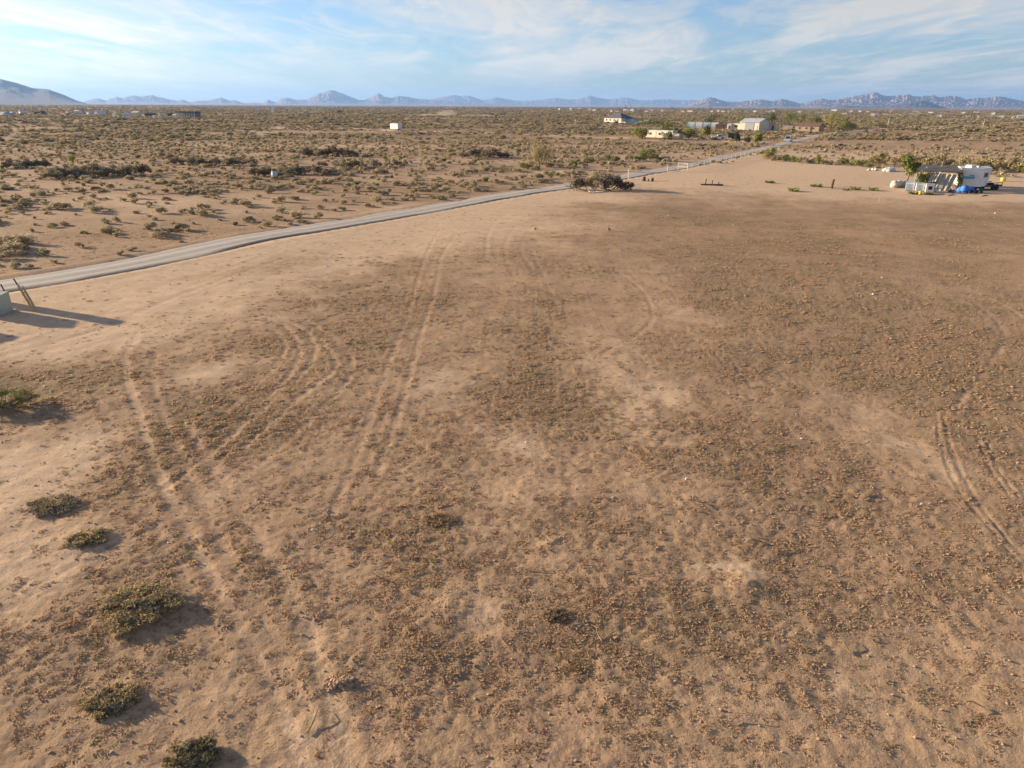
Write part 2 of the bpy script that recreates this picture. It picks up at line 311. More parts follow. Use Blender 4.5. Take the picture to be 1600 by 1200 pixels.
M = dict(
 soil=ground_material(), road=road_material(),
 rock_far=surf('mountain_rock', (.19, .14, .13), (.34, .235, .20), .95, .004), hill=surf('hill_rock', (.12, .095, .085), (.15, .115, .10), .95, .006),
 bark=surf('bark', (.12, .085, .06), (.07, .05, .038), .9, 6), deadwood=surf('dead_wood', (.20, .145, .10), (.11, .08, .058), .9, 5),
 post=surf('weathered_post', (.56, .42, .22), (.40, .29, .15), .85, 5), postdark=surf('dark_post', (.17, .095, .055), (.11, .06, .04), .9, 4), cap=surf('pale_cap', (.7, .64, .52), None, .7, 6),
 pipe=surf('pale_pipe', (.72, .66, .52), (.60, .53, .40), .6, 3), rustpipe=surf('weathered_pipe', (.64, .58, .47), (.54, .47, .37), .7, 3), wire=surf('wire', (.30, .27, .23), None, .5, 3, .6),
 cabinet=surf('pale_green_paint', (.42, .45, .36), (.36, .39, .31), .5, 2), concrete=surf('concrete', (.40, .37, .32), None, .9, 4),
 white=surf('white_paint', (.80, .79, .75), (.70, .68, .63), .5, 1.3, wear=(.55, .48, .40)), offwhite=surf('off_white', (.66, .63, .57), (.56, .52, .46), .7, 2),
 cream=surf('cream_siding', (.68, .61, .49), (.60, .53, .42), .7, .9), tan=surf('tan_stucco', (.50, .39, .27), (.42, .32, .22), .85, 1.2),
 orange=surf('orange_stucco', (.44, .32, .22), (.37, .27, .19), .85, 1.2), yellow=surf('yellow_plastic', (.80, .56, .06), (.70, .46, .05), .45, 3), paleyellow=surf('pale_yellow_tarp', (.68, .58, .26), None, .7, 1),
 roofdark=surf('dark_roof', (.115, .11, .115), (.085, .08, .085), .8, 2), roofpurple=surf('slate_roof', (.15, .135, .16), (.11, .10, .12), .8, 1), roofred=surf('brown_roof', (.23, .13, .09), (.17, .10, .075), .8, 1),
 roofmetal=surf('pale_metal_roof', (.62, .64, .66), (.52, .54, .56), .35, .8, .3), grey=surf('grey_metal', (.33, .35, .36), (.26, .28, .29), .5, 1.2, .4), darkgreen=surf('dark_green_paint', (.07, .10, .085), None, .6, 2),
 rust=surf('rusty_metal', (.16, .085, .05), (.10, .06, .04), .85, 3), glass=surf('dark_glass', (.035, .045, .055), None, .12, 1), black=surf('black_rubber', (.03, .03, .032), None, .7, 3),
 blue=surf('blue_tarp', (.06, .20, .58), (.04, .13, .42), .5, 2), lightblue=surf('pale_blue_paint', (.42, .55, .66), (.36, .47, .57), .5, 1.5), decal=surf('teal_stripe', (.16, .42, .58), None, .5, 3), tarp=surf('tan_tarp', (.46, .42, .34), (.36, .33, .26), .8, 2), tarp2=surf('brown_blanket', (.26, .21, .15), (.17, .15, .10), .85, 2),
 paper=surf('litter_white', (.78, .78, .76), (.66, .66, .64), .6, 5), plastic_teal=surf('translucent_plastic', (.50, .60, .58), (.42, .52, .50), .5, 3), peach=surf('peach_cloth', (.72, .52, .40), (.75, .68, .60), .8, 3),
 silver=surf('car_silver', (.62, .65, .68), (.56, .59, .62), .3, 1, .3), red=surf('red_lamp', (.5, .03, .02), None, .4, 2),
 l_pale=leafmat('pale_scrub_leaf', (.56, .46, .30), (.45, .37, .235), (.48, .39, .26), .3), l_scrub=leafmat('scrub_leaf', (.42, .345, .215), (.50, .40, .26), (.36, .305, .185), .3),
 l_dark=leafmat('thicket_twigs', (.31, .25, .175), (.38, .30, .21), (.27, .235, .155), .25), l_green=leafmat('green_leaf', (.20, .215, .070), (.26, .265, .095), (.165, .19, .06), .25),
 l_yel=leafmat('yellow_green_leaf', (.36, .33, .105), (.29, .285, .09), (.27, .265, .085), .25), l_deep=leafmat('deep_green_leaf', (.095, .115, .050), (.135, .150, .06), (.085, .10, .045), .2),
 l_tan=leafmat('tan_brush', (.42, .33, .175), (.33, .26, .135), (.36, .30, .155), .25), l_weed=leafmat('dry_weed', (.60, .415, .262), (.50, .338, .213), (.55, .375, .237), .4), l_dkweed=leafmat('dark_weed', (.42, .282, .180), (.50, .340, .216), (.44, .308, .192), .4),
 l_olive=leafmat('olive_weed', (.25, .215, .11), (.20, .18, .09), (.28, .235, .125), .25), clod=leafmat('soil_clod', (.41, .265, .17), (.32, .205, .135), (.47, .31, .20), 0.0),
 l_olweed=leafmat('olive_dry_weed', (.40, .315, .175), (.34, .275, .15), (.44, .33, .185), .4),
 l_mesq=leafmat('mesquite_leaf', (.20, .215, .065), (.155, .175, .055), (.18, .19, .06), .2),
 l_pile=leafmat('dead_brush', (.185, .14, .095), (.245, .185, .125), (.15, .12, .08), .15),
 straw=leafmat('straw', (.42, .31, .18), (.30, .22, .13), (.36, .27, .17), .1),
)

# ------------------------------------------------------------------ mesh helpers
def link(o): C.objects.link(o); return o
def rawmesh(name, V, F, mats=None, fm=None, smooth=False):
    me = bpy.data.meshes.new(name); me.from_pydata([tuple(map(float, v)) for v in V], [], [tuple(f) for f in F])
    for m in (mats or []): me.materials.append(m)
    if fm is not None: me.polygons.foreach_set('material_index', np.array(fm, dtype=np.int32))
    if smooth: me.polygons.foreach_set('use_smooth', np.ones(len(me.polygons), dtype=bool))
    me.update(); return me
def tag(o, label, cat, group=None, kind=None):
    if label: o['label'] = label
    if cat: o['category'] = cat
    if group: o['group'] = group
    if kind: o['kind'] = kind
    return o
def thing(name, loc, rz, label, cat, group=None, tilt=None):
    o = link(bpy.data.objects.new(name, None)); o.empty_display_size = .3
    o.location = loc; o.rotation_euler = (tilt[0] if tilt else 0, tilt[1] if tilt else 0, rz)
    return tag(o, label, cat, group)
def inst(name, me, loc, rz, sc, label, cat, group=None):
    o = link(bpy.data.objects.new(name, me)); o.location = loc; o.rotation_euler = (0, 0, rz)
    o.scale = sc if isinstance(sc, tuple) else (sc, sc, sc); return tag(o, label, cat, group)
class MB:
    def __init__(s): s.V = []; s.F = []
    def add(s, V, F):
        b = len(s.V); s.V += [tuple(v) for v in V]; s.F += [tuple(i + b for i in f) for f in F]; return s
    def box(s, cx, cy, z0, sx, sy, sz, rz=0, rx=0, ry=0, taper=1.0):
        R = (Matrix.Rotation(rz, 3, 'Z') @ Matrix.Rotation(ry, 3, 'Y') @ Matrix.Rotation(rx, 3, 'X')); V = []
        for z, k in ((0, 1), (sz, taper)):
            for a, b in ((-1, -1), (1, -1), (1, 1), (-1, 1)): V.append(R @ Vector((a * sx / 2 * k, b * sy / 2 * k, z)) + Vector((cx, cy, z0)))
        return s.add(V, [(3, 2, 1, 0), (4, 5, 6, 7), (0, 1, 5, 4), (1, 2, 6, 5), (2, 3, 7, 6), (3, 0, 4, 7)])
    def tube(s, p, q, r0, r1=None, n=6):
        p = Vector(p); q = Vector(q); r1 = r0 if r1 is None else r1; d = (q - p).normalized(); a = d.orthogonal().normalized(); b = d.cross(a); V = []
        for c, r in ((p, r0), (q, r1)):
            for i in range(n): V.append(c + (a * math.cos(2 * math.pi * i / n) + b * math.sin(2 * math.pi * i / n)) * r)
        return s.add(V, [(i, (i + 1) % n, n + (i + 1) % n, n + i) for i in range(n)] + [tuple(range(n - 1, -1, -1)), tuple(range(n, 2 * n))])
    def prism(s, prof, x0, x1):                    # profile in (y,z), extruded along x
        n = len(prof); V = [(x0, a, b) for a, b in prof] + [(x1, a, b) for a, b in prof]
        return s.add(V, [tuple(range(n - 1, -1, -1)), tuple(range(n, 2 * n))] + [(i, (i + 1) % n, n + (i + 1) % n, n + i) for i in range(n)])
    def blob(s, c, r, seed=0, amp=.25, n=10, m=6):  # lumpy closed ball
        rg = np.random.default_rng(seed); V = [(c[0], c[1], c[2] - r[2])]
        for j in range(1, m):
            for i in range(n):
                th = math.pi * j / m; ph = 2 * math.pi * (i + .5 * (j % 2)) / n; k = 1 + amp * rg.uniform(-1, 1)
                V.append((c[0] + r[0] * k * math.sin(th) * math.cos(ph), c[1] + r[1] * k * math.sin(th) * math.sin(ph), c[2] - r[2] * k * math.cos(th)))
        V.append((c[0], c[1], c[2] + r[2])); F = [(0, 1 + (i + 1) % n, 1 + i) for i in range(n)]
        for j in range(m - 2):
            for i in range(n): a = 1 + j * n; F.append((a + i, a + (i + 1) % n, a + n + (i + 1) % n, a + n + i))
        t = len(V) - 1; a = 1 + (m - 2) * n; F += [(a + i, a + (i + 1) % n, t) for i in range(n)]
        return s.add(V, F)
    def mesh(s, name, mat, smooth=False): return rawmesh(name, s.V, s.F, [mat], None, smooth)
    def build(s, name, mat, parent=None, smooth=False):
        o = link(bpy.data.objects.new(name, s.mesh(name, mat, smooth)))
        if parent is not None: o.parent = parent
        return o

def leaves(n, R, seed, size, lumps=9, lum_r=.45, flat=.0, base=.08, elong=1.6):
    """n small leaf faces in lumps spread through an ellipsoid R=(rx,ry,rz) standing on z=0; returns V,F,lump centres"""
    rg = np.random.default_rng(seed); Rv = np.array(R)
    L_ = rg.normal(size=(lumps, 3)); L_ /= np.linalg.norm(L_, axis=1)[:, None]; L_[:, 2] = np.abs(L_[:, 2]) * 1.1 - .12
    L_ *= rg.uniform(.45, .8, (lumps, 1)); rl = lum_r * rg.uniform(.65, 1.25, lumps)
    k = rg.integers(0, lumps, n); u = rg.normal(size=(n, 3)); u /= np.linalg.norm(u, axis=1)[:, None]
    p = L_[k] + u * (rl[k] * rg.uniform(.45, 1.08, n))[:, None]
    p = p * Rv + np.array([0, 0, R[2] * .52]); low = p[:, 2] < base * R[2]; p[low, 2] = base * R[2] + rg.uniform(0, .25 * R[2], low.sum())
    nn = u + rg.normal(size=(n, 3)) * .55; nn[:, 2] += flat; nn /= np.linalg.norm(nn, axis=1)[:, None]
    a = np.cross(nn, rg.normal(size=(n, 3))); a /= np.linalg.norm(a, axis=1)[:, None]; b = np.cross(nn, a)
    s = size * rg.uniform(.55, 1.3, n)[:, None]
    V = np.stack([p - a * s * elong * .5, p + b * s * .42, p + a * s * elong * .5, p - b * s * .42], 1).reshape(-1, 3)
    F = np.arange(4 * n).reshape(-1, 4); return V, F, L_ * Rv + np.array([0, 0, R[2] * .52])
def shrubmesh(name, R, n, seed, size, leaf, stem, lumps=9, lum_r=.45, stems=7, stem_r=.02, elong=1.6):
    V, F, LC = leaves(n, R, seed, size, lumps, lum_r, elong=elong); mb = MB()
    rg = np.random.default_rng(seed + 1)
    for c in LC[:stems]: mb.tube((rg.normal() * .05 * R[0], rg.normal() * .05 * R[1], -.03), tuple(c * np.array([.9, .9, .95])), stem_r, stem_r * .4, 4)
    V2 = np.vstack([V, np.array(mb.V)]) if mb.V else V
    F2 = [tuple(f) for f in F] + [tuple(i + len(V) for i in f) for f in mb.F]
    return rawmesh(name, V2, F2, [leaf, stem], [0] * len(F) + [1] * len(mb.F))
def tree(name, px, py, w_px, top, leaf, label, group=None, seed=0, n=900, trunk=.25, size=None, lumps=14, depth=.8, cat='tree', loc=None, hm=None, wm=None):
    g = G(px, py) if loc is None else np.array(loc); h = hm or max(hgt(px, py, top), .6); wd = wm or w_px * mpp(px, py)
    t = thing(name, (g[0], g[1], ground_z(*g) - .02), random.uniform(0, 6.28) if depth > .9 else 0, label, cat, group)
    cz = h * trunk; R = (wd / 2, wd / 2 * depth, (h - cz) / 1.02)
    V, F, LC = leaves(n, R, seed + 500, size or max(.035 * wd, .10), lumps, .42, flat=.3, base=.03); V = V + np.array([0, 0, cz])
    cr = link(bpy.data.objects.new('crown', rawmesh('crown', V, F, [leaf]))); cr.parent = t
    mb = MB(); rg = np.random.default_rng(seed); r0 = max(.05, .028 * h); fork = Vector((rg.normal() * .06 * wd, rg.normal() * .05 * wd, max(cz * 1.15, .16 * h)))
    mb.tube((0, 0, -.1), fork, r0, r0 * .75, 7)
    for c in LC[:8]: mb.tube(fork, Vector(c) * .92 + Vector((0, 0, cz)), r0 * .5, r0 * .14, 5)
    mb.build('trunk', M['bark'], t); return t

# ------------------------------------------------------------------ ground: one sheet from under the drone to the horizon
def build_ground():
    st = .0017; dep = np.arange(rad(53), .0016, -st); rr = CAM_H / np.tan(dep)
    rr = np.concatenate([[.4, 2, 3.5, 5, 6.2, 7.2], rr, [8000, 10500, 15000, 22000, 30000]])
    fine = np.arange(rad(-45), rad(45), .00165); coarse = np.linspace(rad(45), rad(315), 70, endpoint=False)
    ang = np.concatenate([fine, coarse]); na, nr = len(ang), len(rr)
    X = (rr[:, None] * np.sin(ang)[None, :]).ravel(); Y = (rr[:, None] * np.cos(ang)[None, :]).ravel()
    veg, snd, trk, rut, dr, side = fields(X, Y); Z = elev(X, Y, rut, dr, veg, side)
    green = np.zeros_like(X)
    for px, py, rx, ry, wt in ((10, 600, 90, 30, .7), (1330, 295, 40, 3, .5), (560, 570, 0.1, 0.1, 0)):
        cx, cy, R, Q, wt = blob(px, py, max(rx, 1), max(ry, 1), wt); green += wt * np.exp(-((X - cx) / R) ** 2 - ((Y - cy) / Q) ** 2)
    green *= np.clip(.6 + 1.2 * fbm(X, Y, .8, 3, 9), 0, 1)
    V = np.column_stack([X, Y, Z]); V = np.vstack([V, [0, 0, 0]])
    i = np.arange(nr - 1)[:, None]; j = np.arange(na)[None, :]; jn = (j + 1) % na
    Q = np.stack([i * na + j, i * na + jn, (i + 1) * na + jn, (i + 1) * na + j], -1).reshape(-1, 4)[:, ::-1]
    T = np.column_stack([np.full(na, nr * na), (np.arange(na) + 1) % na, np.arange(na)])
    me = bpy.data.meshes.new('ground'); nq, nt_ = len(Q), len(T)
    me.vertices.add(len(V)); me.vertices.foreach_set('co', V.ravel())
    me.loops.add(nq * 4 + nt_ * 3); me.loops.foreach_set('vertex_index', np.concatenate([Q.ravel(), T.ravel()]).astype(np.int32))
    me.polygons.add(nq + nt_); me.polygons.foreach_set('loop_start', np.concatenate([np.arange(nq) * 4, nq * 4 + np.arange(nt_) * 3]).astype(np.int32))
    me.update(calc_edges=True); me.validate()
    me.polygons.foreach_set('use_smooth', np.ones(nq + nt_, dtype=bool))
    for nm, arr in (('veg', veg), ('sand', snd), ('track', trk), ('green', green)):
        a = me.attributes.new(nm, 'FLOAT', 'POINT'); a.data.foreach_set('value', np.append(arr, 0).astype(np.float32))
    me.materials.append(M['soil']); o = link(bpy.data.objects.new('ground', me)); o['kind'] = 'structure'; return o
build_ground()

def build_road():
    P = [ROAD[0]]
    for a, b in zip(ROAD[:-1], ROAD[1:]):
        n = max(1, int(np.linalg.norm(b - a) / 1.0))
        for k in range(1, n + 1): P.append(a + (b - a) * k / n)
    P = np.array(P); T = np.gradient(P, axis=0); T /= np.linalg.norm(T, axis=1)[:, None]; Nn = np.column_stack([-T[:, 1], T[:, 0]])
    offs = np.linspace(-1, 1, 17); V = []; W = []; EG = []
    for i in range(len(P)):
        e0 = ROAD_HW + .7 * noise(np.array([i * .23]), np.array([1.5]), 3)[0] + .15 * noise(np.array([i * .9]), np.array([1.5]), 4)[0]
        e1 = ROAD_HW + .7 * noise(np.array([i * .21]), np.array([9.5]), 5)[0] + .15 * noise(np.array([i * .8]), np.array([9.5]), 6)[0]
        for o in offs:
            d = o * (e1 if o > 0 else e0); q = P[i] + Nn[i] * d
            EG.append(max(0, (abs(o) - .45) / .55))
            wl = max(math.exp(-((abs(d) - .8) / .34) ** 2), 0)
            V.append((q[0], q[1], .045 - .025 * wl + .02 * (1 - abs(o)) - .085 * max(0, abs(o) - .82) / .18)); W.append(wl * (.6 + .6 * noise(np.array([i * .06]), np.array([3.3 if o > 0 else 6.1]), 8)[0]))
    n = len(offs); F = [(i * n + j + 1, i * n + j, (i + 1) * n + j, (i + 1) * n + j + 1) for i in range(len(P) - 1) for j in range(n - 1)]
    F = [f[::-1] for f in F] if False else F
    me = rawmesh('gravel_road', V, F, [M['road']], None, True)
    a = me.attributes.new('wheel', 'FLOAT', 'POINT'); a.data.foreach_set('value', np.array(W, dtype=np.float32))
    a = me.attributes.new('edge', 'FLOAT', 'POINT'); a.data.foreach_set('value', np.array(EG, dtype=np.float32))
    o = link(bpy.data.objects.new('gravel_road', me)); o['kind'] = 'structure'
build_road()

# ------------------------------------------------------------------ mountains on the horizon: ridges with spurs, each at its own distance
def mountain(name, prof, dist, df, db, mat, seed, spur=.5, ncol=420, nrow=34, lamk=1.0, jagk=1.0):
    xs = np.array([p[0] for p in prof], float); ys = np.array([p[1] for p in prof], float)
    px = np.linspace(xs[0], xs[-1], ncol); py = np.interp(px, xs, ys)
    wx = np.zeros(ncol); hz = np.zeros(ncol)
    for i in range(ncol):
        d = ray(px[i], py[i]); k = dist / d[1]; wx[i] = d[0] * k; hz[i] = max(CAM_H + d[2] * k, 0)
    jag = noise(wx / (dist * .006), wx * 0 + .3, seed) * .05 + noise(wx / (dist * .0025), wx * 0 + .7, seed + 1) * .04
    hz = np.maximum(hz * (1 + jag * jagk), 0); t = np.concatenate([-np.linspace(1, 0, nrow) ** 1.2, (np.linspace(0, 1, nrow // 2)[1:]) ** 1.2])
    V = []
    for tt in t:
        dep_ = df if tt < 0 else db; yy = dist + tt * dep_ + dist * .01 * noise(wx / (dist * .05), wx * 0, seed + 2)
        lam = dist * .012 * lamk; sp_ = 1 - np.abs(noise(wx / lam + .8 * noise(wx / lam, yy / lam, seed + 5), (yy + wx * .3) / (lam * 3), seed + 3)) * 1.6
        sp2 = 1 - np.abs(noise(wx / (lam * .4), yy / (lam * .9), seed + 4)) * 1.6
        a = 1 - abs(tt); mid = 4 * a * (1 - a)
        h = hz * (a ** 1.15) * (1 - spur * mid * (1 - (.65 * sp_ + .35 * sp2))) if tt != 0 else hz
        V.append(np.column_stack([wx * (yy / dist), yy, h - 2.5 - (6 if a == 0 else 0)]))
    V = np.vstack(V); n = ncol; F = [(i * n + j, i * n + j + 1, (i + 1) * n + j + 1, (i + 1) * n + j) for i in range(len(t) - 1) for j in range(n - 1)]
    o = link(bpy.data.objects.new(name, rawmesh(name, V, F, [mat], None, False))); o['kind'] = 'structure'
mountain('hill', [(-420, 150), (-330, 132), (-200, 118), (-60, 117), (0, 123), (25, 129), (50, 137), (75, 139), (100, 148), (120, 157), (140, 163), (152, 166)], 8500, 1900, 1900, M['hill'], 31, .12, 220, 30, 5.0, .12)
mountain('mountain_range', [(100, 163), (125, 160), (135, 157), (152, 153), (165, 157), (181, 151), (190, 153), (207, 149), (222, 151), (237, 148), (250, 152), (275, 157), (284, 155), (297, 160), (310, 157), (323, 157), (345, 152), (358, 157), (367, 156), (380, 161), (395, 160), (410, 161), (418, 155), (430, 160), (440, 154), (450, 152), (462, 156), (480, 155), (500, 145), (515, 141), (525, 142), (540, 148), (560, 156), (568, 156), (580, 152), (592, 145), (600, 151), (610, 153), (622, 150), (635, 151), (650, 154), (675, 156), (700, 158), (740, 160), (780, 162)], 19000, 2600, 2600, M['rock_far'], 41, .45)
mountain('mountain_range', [(640, 160), (675, 155), (690, 152), (700, 149), (715, 149), (735, 150), (755, 157), (775, 152), (800, 156), (815, 158), (840, 156), (870, 153), (885, 155), (900, 155), (923, 149), (935, 153), (950, 155), (965, 154), (980, 152), (995, 156), (1015, 156), (1035, 155), (1060, 156), (1085, 156), (1130, 158), (1180, 160), (1240, 164)], 24000, 3000, 3000, M['rock_far'], 51, .45)
mountain('mountain_range', [(1075, 164), (1090, 158), (1100, 154), (1110, 151), (1125, 156), (1140, 160), (1160, 158), (1190, 155), (1205, 158), (1222, 154), (1235, 157), (1250, 162), (1265, 158), (1283, 154), (1300, 156), (1320, 153), (1340, 149), (1355, 147), (1368, 144), (1378, 148), (1390, 150), (1405, 149), (1418, 147), (1430, 151), (1440, 150), (1460, 149), (1470, 152), (1485, 150), (1495, 150), (1510, 155), (1530, 152), (1540, 153), (1558, 150), (1575, 153), (1590, 156), (1610, 159), (1650, 155), (1700, 152), (1760, 160), (1830, 168)], 14000, 2600, 2200, M['rock_far'], 61, .75, 520, 44)
mountain('hill', [(1290, 169), (1320, 164), (1345, 166), (1385, 165), (1410, 161), (1430, 158), (1442, 157), (1455, 160), (1468, 165), (1482, 169)], 9500, 1000, 900, M['hill'], 71, .5, 160, 20)
print('terrain done')
# ------------------------------------------------------------------ scattered vegetation (uncountable stuff) by geometry nodes
def scatter(name, pts, scl, rot, idx, protos, label, cat):
    """pts (n,3); protos: list of meshes"""
    col = bpy.data.collections.new(name + '_kinds')
    for k, me in enumerate(protos):
        o = bpy.data.objects.new('%s_kind_%02d' % (name, k), me); col.objects.link(o)
    me = bpy.data.meshes.new(name); me.vertices.add(len(pts)); me.vertices.foreach_set('co', np.asarray(pts, dtype=np.float32).ravel())
    for nm, ty, arr in (('scl', 'FLOAT_VECTOR', scl), ('rot', 'FLOAT', rot), ('idx', 'INT', idx)):
        a = me.attributes.new(nm, ty, 'POINT'); a.data.foreach_set('vector' if ty == 'FLOAT_VECTOR' else 'value', np.ascontiguousarray(arr, dtype=np.int32 if ty == 'INT' else np.float32).ravel())
    o = link(bpy.data.objects.new(name, me)); tag(o, label, cat, None, 'stuff')
    ng = bpy.data.node_groups.new(name, 'GeometryNodeTree')
    ng.interface.new_socket('Geometry', in_out='INPUT', socket_type='NodeSocketGeometry'); ng.interface.new_socket('Geometry', in_out='OUTPUT', socket_type='NodeSocketGeometry')
    gi = ng.nodes.new('NodeGroupInput'); go = ng.nodes.new('NodeGroupOutput'); ip = ng.nodes.new('GeometryNodeInstanceOnPoints')
    ci = ng.nodes.new('GeometryNodeCollectionInfo'); ci.inputs['Collection'].default_value = col; ci.inputs['Separate Children'].default_value = True; ci.inputs['Reset Children'].default_value = True
    def na(nm, dt):
        n = ng.nodes.new('GeometryNodeInputNamedAttribute'); n.data_type = dt; n.inputs[0].default_value = nm; return n.outputs[0]
    cx = ng.nodes.new('ShaderNodeCombineXYZ'); e2r = ng.nodes.new('FunctionNodeEulerToRotation')
    lk = ng.links.new; lk(gi.outputs[0], ip.inputs['Points']); lk(ci.outputs[0], ip.inputs['Instance']); ip.inputs['Pick Instance'].default_value = True
    lk(na('idx', 'INT'), ip.inputs['Instance Index']); lk(na('scl', 'FLOAT_VECTOR'), ip.inputs['Scale']); lk(na('rot', 'FLOAT'), cx.inputs[2]); lk(cx.outputs[0], e2r.inputs[0]); lk(e2r.outputs[0], ip.inputs['Rotation'])
    lk(ip.outputs[0], go.inputs[0]); md = o.modifiers.new('scatter', 'NODES'); md.node_group = ng; return o

def weedmesh(name, seed, mat, r=.09, h=.045, n=16):
    rg = np.random.default_rng(seed); V = []; F = []
    for i in range(n):
        a = rg.uniform(0, 6.28); d = r * rg.uniform(0, .9) ** .7; bx, by = d * math.cos(a), d * math.sin(a)
        b = a + rg.normal() * .8; ln = r * rg.uniform(.35, .8); hh = h * rg.uniform(.35, 1.1); wv = r * rg.uniform(.05, .12)
        px, py = -math.sin(b) * wv, math.cos(b) * wv; k = len(V)
        V += [(bx - px, by - py, -.006), (bx + px, by + py, -.006), (bx + .6 * ln * math.cos(b) + px * .6, by + .6 * ln * math.sin(b) + py * .6, hh), (bx + ln * math.cos(b), by + ln * math.sin(b), hh * rg.uniform(.2, .9))]
        F += [(k, k + 1, k + 2), (k, k + 2, k + 3)]
    return rawmesh(name, V, F, [mat])
def clodmesh(name, seed, mat):
    return MB().blob((0, 0, .25), (1, .85, .55), seed, .28, 6, 4).mesh(name, mat)
WEEDS = [weedmesh('weed_mat', 1, M['l_weed'], .085, .022, 26), weedmesh('weed_mat', 2, M['l_weed'], .10, .026, 30), weedmesh('weed_dark', 3, M['l_dkweed'], .09, .024, 28), weedmesh('weed_dark', 4, M['l_dkweed'], .11, .030, 32),
         weedmesh('weed_olive', 5, M['l_olweed'], .09, .030, 28), clodmesh('clod', 6, M['clod']), clodmesh('clod', 7, M['clod']), weedmesh('weed_straw', 8, M['straw'], .07, .05, 8)]
def weed_field():
    P = []; SC = []; IX = []
    for r0, r1, dens, smin, smax in ((8.2, 16, 210, .25, .85), (16, 26, 100, .35, 1.0), (26, 42, 30, .5, 1.3), (42, 75, 8, .7, 1.7), (75, 130, 1.5, .8, 1.9)):
        area = (r1 * r1 - r0 * r0) * rad(43); n = int(area * dens)
        r = np.sqrt(RNG.uniform(r0 * r0, r1 * r1, n)); a = RNG.uniform(rad(-43), rad(43), n); x, y = r * np.sin(a), r * np.cos(a)
        v, s_, tk, rt, dr, sd_ = fields(x, y); n3 = noise(x / .5, y / .5, 201) + .6 * noise(x / 1.6, y / 1.6, 202)
        p = np.clip(.08 + v * .75 + .34 * n3, 0.03, 1) * (1 - .85 * tk) * (dr > ROAD_HW + .3)
        k = RNG.uniform(size=n) < p; x, y, v, rt, dr = x[k], y[k], v[k], rt[k], dr[k]
        P.append(np.column_stack([x, y, elev(x, y, rt, dr, v)])); m = len(x)
        s = (smin + (smax - smin) * 1.5 * RNG.uniform(size=m) ** 2) * (.7 + .5 * v); SC.append(np.column_stack([s, s, s * RNG.uniform(.5, 1.25, m)]))
        tint = noise(x / 5.0, y / 5.0, 300) + .5 * noise(x / 1.2, y / 1.2, 301); u = RNG.uniform(size=m) + .35 * tint
        ix = np.where(u < .42, 0, np.where(u < .62, 1, np.where(u < .80, 2, np.where(u < .97, 3, 4)))); ix = np.where(RNG.uniform(size=m) < .06, 7, ix); IX.append(ix)
        # clods of earth
        n = int(area * dens * .10); r = np.sqrt(RNG.uniform(r0 * r0, r1 * r1, n)); a = RNG.uniform(rad(-43), rad(43), n); x, y = r * np.sin(a), r * np.cos(a)
        v, s_, tk, rt, dr, sd_ = fields(x, y); k = (RNG.uniform(size=n) < np.clip(.55 + .8 * noise(x / .8, y / .8, 205), 0, 1)) & (dr > ROAD_HW)
        x, y, v, rt, dr = x[k], y[k], v[k], rt[k], dr[k]; m = len(x); s = .007 + .026 * RNG.uniform(size=m) ** 4; s *= (1 + r0 / 40)
        P.append(np.column_stack([x, y, elev(x, y, rt, dr, v)])); SC.append(np.column_stack([s, s, s * .9])); IX.append(RNG.integers(5, 7, m))
    P = np.vstack(P); SC = np.vstack(SC); IX = np.concatenate(IX); print('weeds', len(P))
    scatter('dry_weeds', P, SC, RNG.uniform(0, 6.28, len(P)), IX, WEEDS, 'low mats of dry brown weeds and crumbled clods covering the open lot', 'weeds')
weed_field()

# desert bushes: the 300 that show largest stand as objects of their own, the rest are one mass
BUSH = [shrubmesh('desert_bush', (.62, .58, .62), 420, s, .13, M['l_pale'], M['deadwood'], 8, .5, 6, .015) for s in (11, 12, 13)] + \
       [shrubmesh('desert_bush', (.66, .6, .60), 420, s, .13, M['l_scrub'], M['deadwood'], 9, .45, 6, .015) for s in (14, 15, 16)]
FARB = [shrubmesh('far_bush', (1.0, .95, .85), 90, s, .36, m, M['deadwood'], 6, .5, 0) for s, m in ((21, M['l_scrub']), (22, M['l_olweed']), (23, M['l_scrub']), (24, M['l_dark']), (25, M['l_olive']))]
MIDB = [shrubmesh('mid_bush', (.8, .75, .66), 150, s, .24, m, M['deadwood'], 7, .5, 0) for s, m in ((31, M['l_pale']), (32, M['l_olweed']), (33, M['l_scrub']), (34, M['l_scrub']), (35, M['l_dark']))]
KEEP = []          # clear circles around built things (x, y, r)
for px, py, rm in ((619, 203, 9), (1033, 217, 11), (968, 191, 16), (1172, 203, 14), (1231, 221, 6), (1122, 217, 5), (1145, 217, 5), (1095, 201, 18), (1263, 205, 14), (1480, 296, 9), (430, 279, 1.5), (1545, 294, 6)):
    KEEP.append((*G(px, py), rm))
def clear(x, y):
    ok = np.ones(len(x), bool)
    for a, b, r in KEEP: ok &= (x - a) ** 2 + (y - b) ** 2 > r * r
    for P, hw in STW: ok &= segdist(x, y, P, 30) > hw * 1.15
    return ok
PAD = np.array([G(*p) for p in ((1085, 263), (1195, 250), (1320, 262), (1480, 272), (1760, 290))])   # edge of the cleared lot east of the road
def onlot(x, y, side):
    """True on the cleared lot (south of the road and of the pad edge)"""
    yl = np.interp(x, PAD[:, 0], PAD[:, 1]); return (side < 1.5) & ((y < yl) | (x < PAD[0, 0]))
